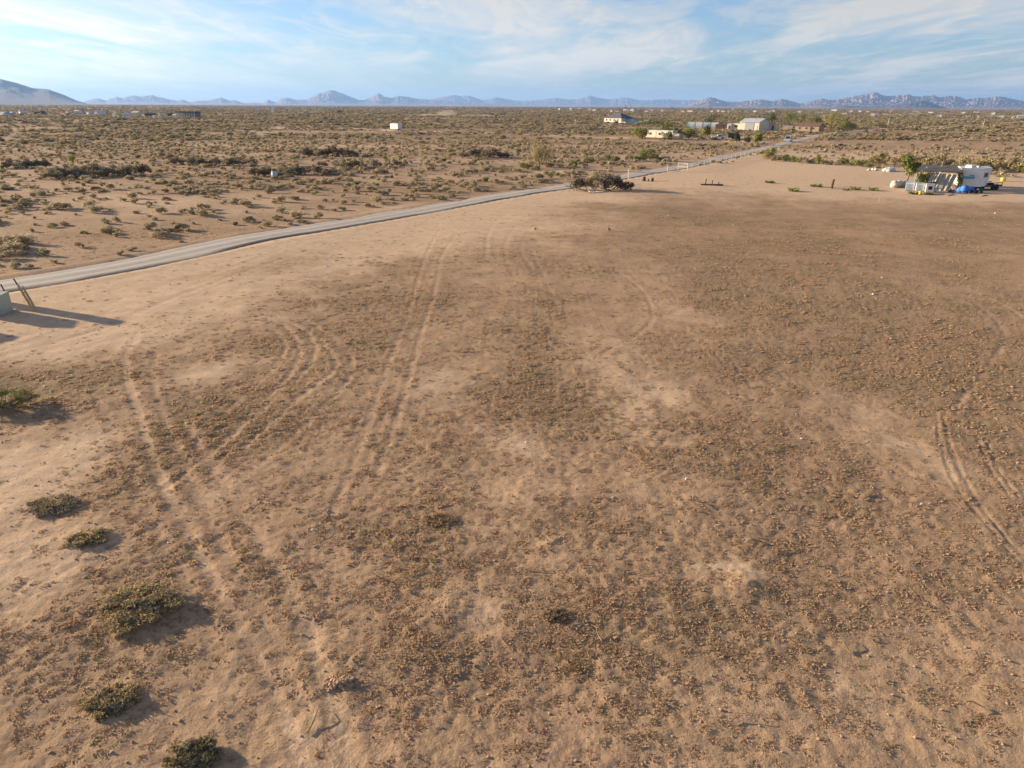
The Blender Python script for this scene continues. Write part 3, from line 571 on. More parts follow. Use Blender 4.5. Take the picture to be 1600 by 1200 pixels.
def bush_field():
    Pn = []; far = []
    def sample(r0, r1, dens):
        n = int((r1 * r1 - r0 * r0) * rad(43) * dens); r = np.sqrt(RNG.uniform(r0 * r0, r1 * r1, n)); a = RNG.uniform(rad(-43), rad(43), n)
        x, y = r * np.sin(a), r * np.cos(a); v, s_, tk, rt, dr, side = fields(x, y)
        k = ~onlot(x, y, side) & (dr > ROAD_HW + 1.0) & clear(x, y); return x[k], y[k], v[k], dr[k]
    x, y, v, dr = sample(38, 235, .36); p = np.clip(.22 + .75 * v + .25 * noise(x / 6, y / 6, 400), .05, 1) * np.where(y < 75, .75, 1.0); k = RNG.uniform(size=len(x)) < p
    x, y, v = x[k], y[k], v[k]; s = (.30 + .85 * RNG.uniform(size=len(x)) ** 1.5) * np.where(np.hypot(x, y) < 110, 1.1, .95)
    vis = s / np.hypot(x, y); inframe = np.abs(x) < .74 * y; o = np.argsort(-(vis * inframe)); return x[o], y[o], v[o], s[o], sample
bx_, by_, bv_, bs_, sample_ = bush_field()
NB = 300
for i in range(NB):
    x, y, s = bx_[i], by_[i], bs_[i]; k = (i * 7 + 3) % 6; side = roadside(np.array([x]), np.array([y]))[0]
    hue = 'pale straw coloured' if k < 3 else 'olive grey'; size = 'large' if s > .85 else 'small'
    where = 'on the bare flat across the gravel road' if side > 0 else 'in the scrub behind the cleared lot'
    lb = '%s rounded %s desert bush %s' % (size, hue, where); gr = '%s %s bushes %s' % (size, hue, where)
    inst('desert_bush', BUSH[k], (x, y, ground_z(x, y) - .04), random.uniform(0, 6.28), (s * random.uniform(.85, 1.25), s * random.uniform(.85, 1.2), s * random.uniform(.5, .85)), lb, 'bush', gr)
def far_scrub():
    P = []; SC = []; IX = []
    x, y, s = bx_[NB:], by_[NB:], bs_[NB:]; m = len(x); P.append(np.column_stack([x, y, np.full(m, -.05)])); SC.append(np.column_stack([s, s, s * RNG.uniform(.7, 1.0, m)])); IX.append(RNG.choice(5, m, p=[.34, .22, .26, .12, .06]))
    for r0, r1, dens, smin, smax in ((235, 420, .12, .45, 1.15), (420, 800, .075, .6, 1.6), (800, 1500, .018, .9, 1.9), (1500, 3000, .005, 1.2, 2.2), (3000, 6000, .0012, 1.6, 2.8)):
        x, y, v, dr = sample_(r0, r1, dens); b = fbm(x, y * 2.5, 90, 3, 500)
        k = RNG.uniform(size=len(x)) < np.clip(.22 + .5 * v + 1.7 * b, .02, 1); x, y, b = x[k], y[k], b[k]; m = len(x)
        s = (smin + (smax - smin) * 1.25 * RNG.uniform(size=m) ** 2.2) * (1 + .3 * np.clip(b * 2, -.6, 1)); P.append(np.column_stack([x, y, np.full(m, -.05)])); SC.append(np.column_stack([s * 1.2, s * 1.2, s * RNG.uniform(.42, .75, m)])); IX.append(5 + RNG.choice(5, m, p=[.3, .25, .13, .2, .12]))
    P = np.vstack(P); print('bushes', len(P))
    scatter('desert_scrub', P, np.vstack(SC), RNG.uniform(0, 6.28, len(P)), np.concatenate(IX), MIDB + FARB, 'grey brown desert scrub covering the plain out to the mountains', 'scrub')
far_scrub()
print('scatter done')
# ------------------------------------------------------------------ things
def P3(px, py, sink=.02):
    g = G(px, py); return Vector((g[0], g[1], ground_z(*g) - sink))
def GZ(px, py, z):                                 # point of that view line at height z
    d = ray(px, py); t = (z - CAM_H) / d[2]; return Vector((d[0] * t, d[1] * t, z))
def GY(px, py, y):                                 # point of that view line in the upright plane at depth y
    d = ray(px, py); t = y / d[1]; return Vector((d[0] * t, y, CAM_H + d[2] * t))
def part(par, name, mat, fn, smooth=False):
    mb = MB(); fn(mb); return mb.build(name, M[mat] if isinstance(mat, str) else mat, par, smooth)
def leafpart(par, name, mat, n, R, seed, size, lumps=9, lum_r=.45, off=(0, 0, 0), **k):
    V, F, LC = leaves(n, R, seed, size, lumps, lum_r, **k); V = V + np.array(off)
    o = link(bpy.data.objects.new(name, rawmesh(name, V, F, [M[mat]]))); o.parent = par; return o, LC + np.array(off)

# ---- bushes and thickets that stand out, each its own plant
GREENB = [shrubmesh('green_bush', (.8, .75, .8), 420, s, .13, m, M['bark'], 9, .45, 6, .02) for s, m in ((41, M['l_green']), (42, M['l_olive']), (43, M['l_green']), (44, M['l_scrub']))]
TANB = [shrubmesh('tan_brush', (.9, .85, 1.1), 480, s, .15, M['l_tan'], M['deadwood'], 10, .42, 8, .02) for s in (51, 52, 53)]
THKT = [shrubmesh('thicket_bush', (1.1, 1.0, .95), 560, s, .15, m, M['deadwood'], 12, .4, 10, .02) for s, m in ((61, M['l_pile']), (62, M['l_dark']), (63, M['l_pile']))]
def row(name, protos, x0, x1, y0, y1, n, smin, smax, label, group, seed, jit=3, cat='bush'):
    rg = random.Random(seed)
    for i in range(n):
        u = (i + rg.uniform(.1, .9)) / n; px = x0 + (x1 - x0) * u; py = y0 + (y1 - y0) * u + rg.uniform(-jit, jit)
        p = P3(px, py, .05); s = rg.uniform(smin, smax)
        inst(name, protos[rg.randrange(len(protos))], p, rg.uniform(0, 6.28), (s * rg.uniform(.9, 1.4), s * rg.uniform(.9, 1.3), s * rg.uniform(.75, 1.05)), label, cat, group)
row('thicket_bush', THKT, 78, 232, 278, 272, 15, .9, 1.4, 'dark twiggy bush in the long thicket on the bare flat', 'long dark thicket across the road', 1, 2)
row('thicket_bush', THKT, 0, 75, 262, 261, 7, .9, 1.4, 'brown twiggy bush in the short band of brush behind the long thicket', 'brush behind the long thicket', 2, 1.5)
row('thicket_bush', THKT, 396, 545, 276, 271, 12, .8, 1.3, 'dark twiggy bush in the thicket around the pale dumped drum', 'thicket by the drum', 3, 2)
row('thicket_bush', THKT, 500, 625, 262, 260, 10, .8, 1.3, 'grey brown bush in the band of brush behind the drum thicket', 'brush behind the drum thicket', 4, 1.5)
row('thicket_bush', THKT, 475, 560, 245, 244, 8, 1.0, 1.6, 'dark bush in the far wash where the scrub thickens', 'bushes in the far wash', 5, 1.5)
row('thicket_bush', THKT, 715, 800, 246, 246, 8, 1.0, 1.6, 'dark bush in the far wash where the scrub thickens', 'bushes in the far wash', 6, 1.5)
row('thicket_bush', THKT, 270, 400, 258, 259, 9, .8, 1.2, 'low dark bush along the narrow ditch in the flat', 'bushes along the ditch', 7, 1.5)
row('green_bush', GREENB, 740, 905, 268, 261, 14, .7, 1.3, 'olive green bush in the wash beside the big tan shrub', 'green bushes in the wash by the road', 8, 2.5)
row('green_bush', GREENB, 895, 1050, 255, 250, 12, .8, 1.5, 'olive green bush in the wash running up to the road', 'green bushes in the wash running up to the road', 9, 1.5)
row('green_bush', GREENB, 835, 890, 280, 276, 5, .6, 1.0, 'small green bush on the road edge opposite the branch pile', 'green bushes on the road edge', 10, 2)
row('green_bush', GREENB, 1195, 1360, 248, 262, 20, .8, 1.4, 'green bush in the hedge of weeds edging the sandy pad', 'green bushes edging the sandy pad', 11, 2)
row('green_bush', GREENB, 1090, 1195, 259, 239, 12, .35, .6, 'small green weed bush growing under the pipe fence', 'green weeds under the pipe fence', 12, .8)
row('tan_brush', TANB, 1362, 1600, 258, 268, 22, 1.0, 1.7, 'tall yellowish brush bush behind the camp', 'tall brush behind the camp', 13, 2.5)
row('green_bush', GREENB, 1520, 1610, 266, 270, 7, 1.0, 1.5, 'dark green bush in the brush behind the camper', 'green bushes behind the camper', 14, 2)
row('desert_bush', BUSH, 0, 45, 400, 372, 5, .8, 1.2, 'low pale bush hugging the road bank by the leaning posts', 'bushes on the road bank', 15, 10)
tree('big_tan_shrub', 843, 263, 44, 233, M['l_tan'], 'big rounded tan shrub standing tall in the wash by the road', None, 71, 1400, .06, .22, 16, .8, 'shrub')
tree('yellow_green_shrub', 1204, 249, 22, 233, M['l_yel'], 'tall yellow green shrub behind the corner of the sandy pad', None, 72, 700, .06, .2, 10, .9, 'shrub')
tree('green_shrub', 1012, 251, 40, 236, M['l_green'], 'bright green shrub standing above the wash beside the road', None, 73, 900, .05, .2, 12, .7, 'shrub')
tree('yellow_green_shrub', 603, 256, 16, 246, M['l_yel'], 'small bright yellow green shrub alone in the far wash', None, 74, 400, .08, .16, 8, .9, 'shrub')
tree('yellow_green_shrub', 115, 258, 16, 245, M['l_yel'], 'small yellow shrub at the end of the short brush band', None, 75, 400, .08, .16, 8, .9, 'shrub')

# ---- green weeds on the sandy pad
WTUFT = [weedmesh('weed_clump', s, m, .5, .35, 60) for s, m in ((81, M['l_green']), (82, M['l_olive']))]
for (px, py, s), lb in zip(((1202, 286, 1.2), (1277, 292, 1.4), (1240, 299, 1.5), (1336, 296, 1.3), (1366, 297, 1.3), (1427, 303, 1.3), (1452, 304, 1.1), (1322, 297, .8)),
    ('green weed clump alone on the pad between fence and post', 'green weed clump just beside the dark leaning post', 'flat dark weed clump in front of the dark leaning post', 'green weed clump between the dark post and the camp', 'trailing green weed clump nearest the camp bundle', 'weed clump in front of the white boxes beside the yellow bucket', 'brown weed clump in front of the box with the dark opening', 'small green weed sprig right of the dark leaning post')):
    inst('weed_clump', WTUFT[0 if s > 1.15 else 1], P3(px, py), px * .3, (s, s * .8, s), lb, 'weed')

# ---- branch pile with dumped boards
t = thing('branch_pile', P3(938, 297), 0, 'heap of dead grey branches dumped beside the gravel road', 'branch pile')
rg = random.Random(5); W = 92 * mpp(938, 297)
for i in range(46):
    a = rg.uniform(-.5, .5) * W; b = rg.uniform(-1.2, 1.2); ln = rg.uniform(1.2, 3.0); an = rg.uniform(0, 6.28); up = rg.uniform(.1, 1.1); mb = MB()
    p = Vector((a, b, rg.uniform(0, .35))); d = Vector((math.cos(an) * math.cos(up), math.sin(an) * math.cos(up), math.sin(up))); r = rg.uniform(.02, .055)
    q = p + d * ln * .5 + Vector((rg.uniform(-.15, .15), 0, rg.uniform(-.1, .1))); mb.tube(p, q, r, r * .7, 5); e = q + (d + Vector((rg.uniform(-.4, .4), rg.uniform(-.4, .4), rg.uniform(-.3, .2)))).normalized() * ln * .5; mb.tube(q, e, r * .7, r * .25, 5)
    for k in range(3): mb.tube(q + (e - q) * rg.uniform(.1, .7), q + (e - q) * .6 + Vector((rg.uniform(-.6, .6), rg.uniform(-.5, .5), rg.uniform(-.1, .5))), r * .35, r * .12, 4)
    mb.build('branch', M['deadwood'], t)
for ox, R, mt, n, s in ((-.36, (1.5, 1.1, 1.0), 'l_pile', 700, 1), (-.08, (1.8, 1.3, 1.6), 'l_scrub', 1000, 2), (.2, (1.7, 1.3, 1.6), 'l_pile', 1000, 3), (.44, (1.2, 1.0, .8), 'l_pile', 400, 4)):
    o, _ = leafpart(t, 'dead_foliage', mt, n, R, 90 + s, .17, 10, .42, (ox * W, 0, -.05), elong=2.4)
for px, py, wx_, wy_, rz, lb in ((933, 301, 2.2, .8, .2, 'long white board lying on the ground before the branch pile'), (964, 293, 1.1, .9, .7, 'crumpled white sheet caught in the branch pile'), (980, 292, .8, .6, -.3, 'small white board leaning at the end of the branch pile')):
    mb = MB().box(0, 0, 0, wx_, wy_, .05, rz, .12, .08); mb.box(wx_ * .2, wy_ * .25, .05, wx_ * .5, wy_ * .6, .03, rz + .3, .1, 0)
    o = mb.build('white_board', M['offwhite']); o.location = P3(px, py, -.06); tag(o, lb, 'board')

# ---- pipe fence, brace and lone posts
pA, pB = G(1081, 266), G(1198, 237.5); NF = 17
t = thing('pipe_fence', (pA[0], pA[1], 0), 0, 'row of thin pale pipe posts and wire along the road edge of the pad', 'fence')
pts = [pA + (pB - pA) * i / (NF - 1) - pA for i in range(NF)]
for i, q in enumerate(pts): part(t, 'post', 'rustpipe', lambda m: m.tube((q[0], q[1], -.2), (q[0] + .05 * math.sin(i * 3), q[1], 1.15), .042, .042, 7))
for z in (.5, .85, 1.1): part(t, 'wire', 'wire', lambda m: [m.tube((a[0], a[1], z), (b[0], b[1], z), .012, .012, 4) for a, b in zip(pts[:-1], pts[1:])])
t = thing('pipe_fence_brace', P3(1074, 268.5), 0, 'pale pipe gate brace with two rails at the pad corner by the road', 'fence')
o0 = Vector(t.location); q1, q2, q3 = (P3(1074, 268.5) - o0, P3(1059.5, 267.5) - o0, P3(1043, 268.5) - o0); h1 = 1.35
for q, h in ((q1, 1.38), (q2, 1.42), (q3, 1.15)): part(t, 'post', 'pipe', lambda m: m.tube((q.x, q.y, -.2), (q.x, q.y, h), .075, .075, 8))
for z in (.78, 1.36): part(t, 'rail', 'pipe', lambda m: m.tube((q1.x, q1.y, z), (q2.x, q2.y, z + .02), .06, .06, 8))
part(t, 'rail', 'pipe', lambda m: m.tube((q2.x, q2.y, .12), (q3.x, q3.y, .2), .06, .06, 8)); part(t, 'wire', 'wire', lambda m: m.tube((q2.x, q2.y, .3), (q3.x, q3.y, 1.1), .02, .02, 5))
def post(name, px, py, tx, ty, r, mat, label, capm=None, group=None):
    b = P3(px, py); tp = GY(tx, ty, b.y); t = thing(name, b, 0, label, 'post', group); d = tp - b
    part(t, 'shaft', mat, lambda m: m.tube(-d * .06, d, r, r * .93, 9))
    if capm: part(t, 'cap', capm, lambda m: m.tube(d * 1.002, d * 1.07, r * 1.08, r * .8, 9))
    return t
post('fence_post', 982, 280, 982.5, 265, .075, 'pipe', 'lone pale fence post between the branch pile and the pipe brace', 'cap')
post('wooden_post', 1299, 294, 1303, 280, .17, 'postdark', 'thick dark wooden post leaning on the open sandy pad')
post('thin_pole', 1377, 273, 1379.5, 256, .05, 'post', 'thin straw coloured pole standing left of the camp tree')
post('thin_stake', 1373.5, 317, 1375.5, 307, .03, 'post', 'thin pale stake in the dirt in front of the camp')
post('wooden_post', 57, 485, 36, 449, .06, 'post', 'yellowish leaning wooden post with pale cap at the corner by the road', 'cap', None)
post('wooden_post', 50, 480, 29, 446, .05, 'post', 'yellowish leaning wooden post just behind the corner post', 'cap', None)
post('thin_stake', 47, 477, 21, 435, .04, 'postdark', 'tall thin dark stake leaning behind the corner posts')
post('thin_stake', 17, 473, 1, 444, .04, 'postdark', 'thin dark stake leaning beside the pale green cabinet')
for px, py, tx, ty, lb in ((952, 361, 950, 354, 'short dry stalk standing in the lot with a long shadow'), (1042, 340, 1041, 335, 'tiny dry stalk in the lot toward the branch pile'), (1085, 351, 1084, 345, 'dry stalk with a thick base in the middle of the lot'), (837, 359, 837, 355, 'dark stub sticking out of the pale dirt near the tracks')):
    b = P3(px, py); t = thing('dry_stalk', b, 0, lb, 'stalk'); tp = GY(tx, ty, b.y) - b; part(t, 'stem', 'deadwood', lambda m: m.tube((0, 0, -.05), tp, .05, .02, 6)); leafpart(t, 'leaves', 'l_weed', 40, (.16, .16, .2), int(px), .09, 4, .6)
for px, py, s, lb in ((1006, 283, 1.0, 'largest dark stump in a row behind the branch pile'), (1013, 283.5, .5, 'smallest dark stump in a row of three'), (1019.5, 283.5, .75, 'middle sized dark stump at the end of a row of three')):
    t = thing('stump', P3(px, py), px, lb, 'stump'); part(t, 'trunk', 'bark', lambda m: (m.tube((0, 0, -.1), (.05, 0, .65 * s), .3 * s, .2 * s, 9), m.tube((0, 0, .1 * s), (.4 * s, .15 * s, -.04), .13 * s, .07 * s, 6), m.tube((0, 0, .1 * s), (-.35 * s, .2 * s, -.04), .12 * s, .06 * s, 6)))
    part(t, 'cut_top', 'deadwood', lambda m: m.tube((.05, 0, .65 * s + .002), (.055, 0, .67 * s + .002), .19 * s, .18 * s, 9))
t = thing('low_wooden_frame', P3(1112, 290.5), -.08, 'low broken wooden frame with two upright stubs on the pad', 'frame'); k = mpp(1112, 290)
for x in (-10, 0, 10): part(t, 'stub', 'postdark', lambda m: m.box(x * k, 0, -.05, .12, .12, .75 - .02 * x, 0, .05, .06))
part(t, 'beam', 'postdark', lambda m: m.box(0, .05, .05, 34 * k, .2, .16, .02)); part(t, 'beam', 'deadwood', lambda m: m.box(10 * k, -.35, 0, 14 * k, .16, .1, .12))

# ---- utility corner at the left edge, unseen cabinets outside the frame are guesses added to cast shadows
def cabinet(loc, rz, wd, dp, h, lb):
    t = thing('utility_cabinet', loc, rz, lb, 'cabinet'); part(t, 'pad', 'concrete', lambda m: m.box(0, 0, -.06, wd + .25, dp + .25, .12)); part(t, 'body', 'cabinet', lambda m: m.box(0, 0, .06, wd, dp, h))
    part(t, 'lid', 'cabinet', lambda m: m.box(0, 0, .062 + h, wd + .06, dp + .06, .06, taper=.96)); d = part(t, 'door', 'cabinet', lambda m: m.box(0, -dp / 2 - .012, .14, wd * .86, .024, h * .84)); part(d, 'handle', 'grey', lambda m: m.box(wd * .3, -dp / 2 - .04, .06 + h * .5, .04, .03, .16)); return t
c0 = P3(-6, 490, 0); cabinet(c0, .15, 1.25, 1.0, .95, 'pale green metal utility cabinet beside the leaning posts')
sv = Vector((-tosun.x, -tosun.y, 0)).normalized()
cabinet(P3(57, 484, 0) - sv * 4.6 + Vector((-.2, .1, 0)), .1, .75, .6, 2.15, 'tall unseen cabinet added to cast the wide shadow past the corner posts'); cabinet(c0 - sv * 2.6 + Vector((-1.2, -2.4, 0)), .1, .8, .6, 1.5, 'medium unseen cabinet added for its shadow behind the low one')
cabinet(c0 + Vector((-3.4, -2.2, 0)), .1, .8, .6, 1.4, 'narrow unseen cabinet added for its shadow farthest from the posts')

# ---- drum in the scrub
t = thing('dumped_drum', P3(430, 279), .4, 'pale blue plastic drum dumped in the dark thicket', 'drum')
part(t, 'barrel', 'lightblue', lambda m: (m.tube((-.1, 0, .02), (0, .1, .95), .42, .42, 14),), True); part(t, 'rim', 'white', lambda m: m.tube((0, .1, .952), (.005, .105, 1.0), .44, .44, 14)); part(t, 'bung', 'black', lambda m: m.tube((.15, .1, 1.002), (.15, .1, 1.04), .05, .05, 8))

# ---- buildings
def gable(name, loc, rz, Lx, Wy, H, rh, wall, roof, label, cat='house', group=None, wins=3, door=True, over=.3, detail=True, hip=False):
    t = thing(name, loc, rz, label, cat, group); part(t, 'wall', wall, lambda m: m.prism([(-Wy/2, -.1), (Wy/2, -.1), (Wy/2, H), (0, H + (0 if hip else rh * .97)), (-Wy/2, H)] if not hip else [(-Wy/2, -.1), (Wy/2, -.1), (Wy/2, H), (-Wy/2, H)], -Lx/2, Lx/2))
    def rf(m):
        o = over; k = rh * o / (Wy / 2); x = Lx/2 + o
        if hip:
            a = Wy/2; V = [(-x, -a-o, H-k*.3), (x, -a-o, H-k*.3), (x, a+o, H-k*.3), (-x, a+o, H-k*.3), (-x+a+o, 0, H+rh), (x-a-o, 0, H+rh), (-x, -a-o, H-k*.3-.18), (x, -a-o, H-k*.3-.18), (x, a+o, H-k*.3-.18), (-x, a+o, H-k*.3-.18)]
            m.add(V, [(0, 1, 5, 4), (2, 3, 4, 5), (1, 2, 5), (3, 0, 4), (0, 6, 7, 1), (1, 7, 8, 2), (2, 8, 9, 3), (3, 9, 6, 0), (9, 8, 7, 6)])
        else:
            for s in (-1, 1): m.prism([(s*(Wy/2+o), H-k), (0, H+rh), (0, H+rh+.14), (s*(Wy/2+o), H-k+.14)], -x, x)
    part(t, 'roof', roof, rf)
    if detail:
        for i in range(wins):
            x = -Lx/2 + Lx * (i + .7) / (wins + .6)
            wn = part(t, 'window', 'white', lambda m: m.box(x, -Wy/2 - .03, H*.40, 1.15, .06, H*.38)); part(wn, 'pane', 'glass', lambda m: m.box(x, -Wy/2 - .075, H*.43, .95, .03, H*.32))
        wn = part(t, 'window', 'white', lambda m: m.box(-Lx/2 - .03, 0, H*.40, .06, 1.15, H*.38)); part(wn, 'pane', 'glass', lambda m: m.box(-Lx/2 - .075, 0, H*.43, .03, .95, H*.32))
        if door: part(t, 'door', 'postdark', lambda m: m.box(Lx*.18, -Wy/2 - .035, 0, 1.0, .07, min(2.05, H*.85)))
    return t
R0 = rad(-33)                                       # most of these sheds are turned with one long side to the low sun
# beige long trailer house beside the road
p = P3(1033, 217, 0); t = thing('trailer_house', p, rad(-46), 'long cream trailer house with a low box addition among green trees', 'trailer house')
part(t, 'body', 'cream', lambda m: m.box(0, 0, .45, 11.0, 2.9, 2.25)); part(t, 'roof', 'roofmetal', lambda m: m.box(0, 0, 2.704, 11.2, 3.1, .12, taper=.985)); part(t, 'skirt', 'rust', lambda m: m.box(0, 0, -.05, 10.7, 2.7, .5))
for x in (-3.6, 0.2, 3.2):
    wn = part(t, 'window', 'tan', lambda m: m.box(x, -1.475, 1.35, .9, .05, .7)); part(wn, 'pane', 'glass', lambda m: m.box(x, -1.51, 1.42, .74, .03, .56))
part(t, 'door', 'offwhite', lambda m: m.box(-1.7, -1.48, .5, .9, .06, 1.95)); part(t, 'addition', 'tan', lambda m: m.box(6.9, -.2, -.05, 2.7, 2.6, 1.9)); part(t, 'addition_roof', 'grey', lambda m: m.box(6.9, -.2, 1.853, 2.9, 2.8, .1, 0, 0, .05))
p = P3(1172, 203, 0); t = thing('metal_barn', p, rad(-45), 'cream metal barn with pale roof and big grey sliding door', 'barn')
part(t, 'wall', 'cream', lambda m: m.prism([(-5, -.1), (5, -.1), (5, 3.7), (0, 5.2), (-5, 3.7)], -3, 7)); part(t, 'roof', 'roofmetal', lambda m: [m.prism([(s * 5.4, 3.6), (0, 5.22), (0, 5.36), (s * 5.4, 3.74)], -3.3, 7.3) for s in (-1, 1)])
part(t, 'lean_to', 'cream', lambda m: m.box(-5.5, 0, -.1, 4.96, 8, 3.0)); part(t, 'lean_to_roof', 'tan', lambda m: m.box(-5.5, 0, 2.903, 5.1, 8.4, .14))
part(t, 'sliding_door', 'grey', lambda m: m.box(2.0, -5.06, 0, 4.6, .12, 3.4)); part(t, 'door', 'offwhite', lambda m: m.box(5.7, -5.04, 0, 1.0, .08, 2.1)); part(t, 'window', 'glass', lambda m: m.box(-5.5, -4.03, 1.2, 1.4, .06, .8))
t = gable('house', P3(966, 192, 0), rad(-48), 15, 12, 3.3, 3.2, 'cream', 'roofpurple', 'cream house with dark hipped roof alone on the plain', wins=4, hip=True)
part(t, 'porch_wing', 'lightblue', lambda m: m.box(10.6, 2, -.1, 6, 6, 2.8)); part(t, 'porch_roof', 'roofdark', lambda m: m.box(10.8, 2, 2.703, 6.8, 6.8, .25, taper=.9)); part(t, 'garden_wall', 'white', lambda m: m.box(9, -8.5, -.1, 9, .3, 1.0))
t = gable('house', P3(1264, 205, 0), rad(-40), 11, 7, 2.4, 1.2, 'orange', 'roofred', 'low orange house with brown roof among yellow green trees', wins=3)
t = thing('shade_hoop_house', P3(1098, 200.5, 0), rad(-25), 'long pale blue and white hoop shed beside dark trees', 'shed')
for i in range(4):
    part(t, 'bay', ('plastic_teal', 'offwhite', 'lightblue', 'offwhite')[i], lambda m: m.prism([(2.6 * math.cos(a), 2.9 * math.sin(a)) for a in np.linspace(0, math.pi, 9)] , -8 + i * 4 + .03, -4 + i * 4 - .03))
part(t, 'rib', 'grey', lambda m: [m.prism([(2.68 * math.cos(a), 2.98 * math.sin(a)) for a in np.linspace(0, math.pi, 9)], -8.1 + i * 4, -7.95 + i * 4) for i in range(5)])
for px, py, w_, h_, mt, lb in ((1128, 201.5, 6, 2.2, 'rust', 'rust brown junk container between hoop shed and barn'), (1140, 202.5, 2, 2.8, 'white', 'narrow white shed standing between hoop shed and barn'), (1112, 199, 5, 2.3, 'darkgreen', 'dark green container behind the hoop shed'), (1207, 203, 4, 2.4, 'offwhite', 'small white shed to the right of the metal barn'), (1238, 203, 9, 2.4, 'tan', 'flat tan shed behind the orange house'), (1010, 192, 2.2, 1.6, 'white', 'small white box beside the dark roofed house'), (902, 190, 3, 1.6, 'cream', 'tiny cream shed alone on the plain left of the dark roofed house')):
    t = thing('shed', P3(px, py, 0), R0, lb, 'shed'); part(t, 'wall', mt, lambda m: m.box(0, 0, -.05, w_, 3, h_)); part(t, 'roof', 'roofdark' if mt != 'white' else 'roofmetal', lambda m: m.box(0, 0, h_ - .047, w_ + .3, 3.3, .1, 0, .06)); part(t, 'door', 'postdark', lambda m: m.box(w_ * .1, -1.53, 0, .9, .06, min(1.9, h_ * .9)))
p = P3(619, 203.5, 0); t = thing('box_trailer', p, rad(-44), 'white box trailer parked alone on the far dirt road', 'trailer')
part(t, 'body', 'white', lambda m: m.box(0, 0, .55, 5.4, 2.3, 2.25)); part(t, 'frame', 'black', lambda m: m.box(0, 0, .38, 5.2, 2.0, .168)); part(t, 'tongue', 'black', lambda m: m.box(3.3, 0, .42, 1.4, .15, .1))
for x in (-.5, .5):
    for y in (-1.05, 1.05): wl = part(t, 'wheel', 'black', lambda m: m.tube((x, y - .1, .34), (x, y + .1, .34), .36, .36, 12)); part(wl, 'rim', 'grey', lambda m: m.tube((x, y - .115, .34), (x, y + .115, .34), .17, .17, 8))
part(t, 'door', 'offwhite', lambda m: m.box(-2.72, 0, .65, .05, 2.0, 2.0)); part(t, 'roof_edge', 'grey', lambda m: m.box(0, 0, 2.803, 5.46, 2.36, .07))

# ---- vehicles
def car(name, loc, rz, body, label, L_=4.7, W_=1.9, H_=1.75, suv=True):
    t = thing(name, loc, rz, label, 'car'); h1 = .98 if suv else .85
    prof = [(-L_/2, .35), (L_/2, .35), (L_/2, .72), (L_/2 - .12, h1 - .08), (L_/2 - 1.25, h1), (-L_/2 + .05, h1 + .03), (-L_/2, .8)]
    def yz(m, pr, w_):
        n = len(pr); V = [(a, -w_/2, b) for a, b in pr] + [(a, w_/2, b) for a, b in pr]; m.add(V, [tuple(range(n)), tuple(range(2*n-1, n-1, -1))] + [((i+1) % n, i, n + i, n + (i+1) % n) for i in range(n)])
    part(t, 'body', body, lambda m: yz(m, prof, W_))
    c0_, c1_ = (-L_/2 + .25, L_/2 - 1.35) if suv else (-L_/2 + .7, L_/2 - 1.5)
    cab = [(c0_, h1 + .005), (c1_, h1 + .005), (c1_ - .65, H_), (c0_ + .3, H_)]; part(t, 'cabin', body, lambda m: yz(m, cab, W_ - .22))
    def rep(s): return [(c0_ + .28, h1 + .06), (c1_ - .2, h1 + .06), (c1_ - .68, H_ - .12), (c0_ + .42, H_ - .12)]
    for s in (-1, 1): part(t, 'side_window', 'glass', lambda m: m.add([(a, s * ((W_ - .22)/2 + .006), b) for a, b in rep(0)] + [(a, s * ((W_ - .22)/2 + .002), b) for a, b in rep(0)], [(0, 1, 2, 3) if s < 0 else (3, 2, 1, 0)]))
    part(t, 'windscreen', 'glass', lambda m: m.add([(c1_ - .02, -.75, h1 + .06), (c1_ - .02, .75, h1 + .06), (c1_ - .59, .68, H_ - .08), (c1_ - .59, -.68, H_ - .08)], [(0, 1, 2, 3)])); part(t, 'rear_window', 'glass', lambda m: m.add([(c0_ + .01, .72, h1 + .1), (c0_ + .01, -.72, h1 + .1), (c0_ + .24, -.66, H_ - .1), (c0_ + .24, .66, H_ - .1)], [(0, 1, 2, 3)]))
    for x in (-L_/2 + .85, L_/2 - .9):
        for y in (-W_/2 + .1, W_/2 - .1): wl = part(t, 'wheel', 'black', lambda m: m.tube((x, y - .12, .35), (x, y + .12, .35), .35, .35, 14)); part(wl, 'rim', 'grey', lambda m: m.tube((x, y - .13, .35), (x, y + .13, .35), .2, .2, 10))
    for y in (-.65, .65): part(t, 'headlight', 'paper', lambda m: m.box(L_/2 + .01, y, .62, .04, .35, .16)); part(t, 'tail_light', 'red', lambda m: m.box(-L_/2 - .01, y * 1.1, .68, .04, .22, .22))
    return t
car('parked_car', P3(1231, 221.5, 0) + Vector((0, 0, .02)), rad(-120), M['silver'], 'silver white sport utility car standing on the gravel road', 4.9, 2.0, 1.85)
car('parked_car', P3(1122, 217, 0), rad(172), M['white'], 'low white saloon car parked near the trailer house', 4.6, 1.8, 1.4, False)
car('parked_car', P3(776, 183, 0), rad(5), M['white'], 'tiny white truck driving ahead of the dust cloud', 5.4, 2.1, 2.0)
t = thing('dark_trailer', P3(1145, 217.5, 0), rad(-20), 'dark green tarped utility trailer parked beside the white car', 'trailer'); part(t, 'bed', 'rust', lambda m: m.box(0, 0, .5, 3.4, 1.9, .18)); part(t, 'load', 'darkgreen', lambda m: m.prism([(-.9, .683), (.9, .683), (.8, 2.0), (.2, 2.2), (-.7, 2.05)], -1.6, 1.6))
for y in (-.95, .95): part(t, 'wheel', 'black', lambda m: m.tube((0, y - .1, .35), (0, y + .1, .35), .36, .36, 12))
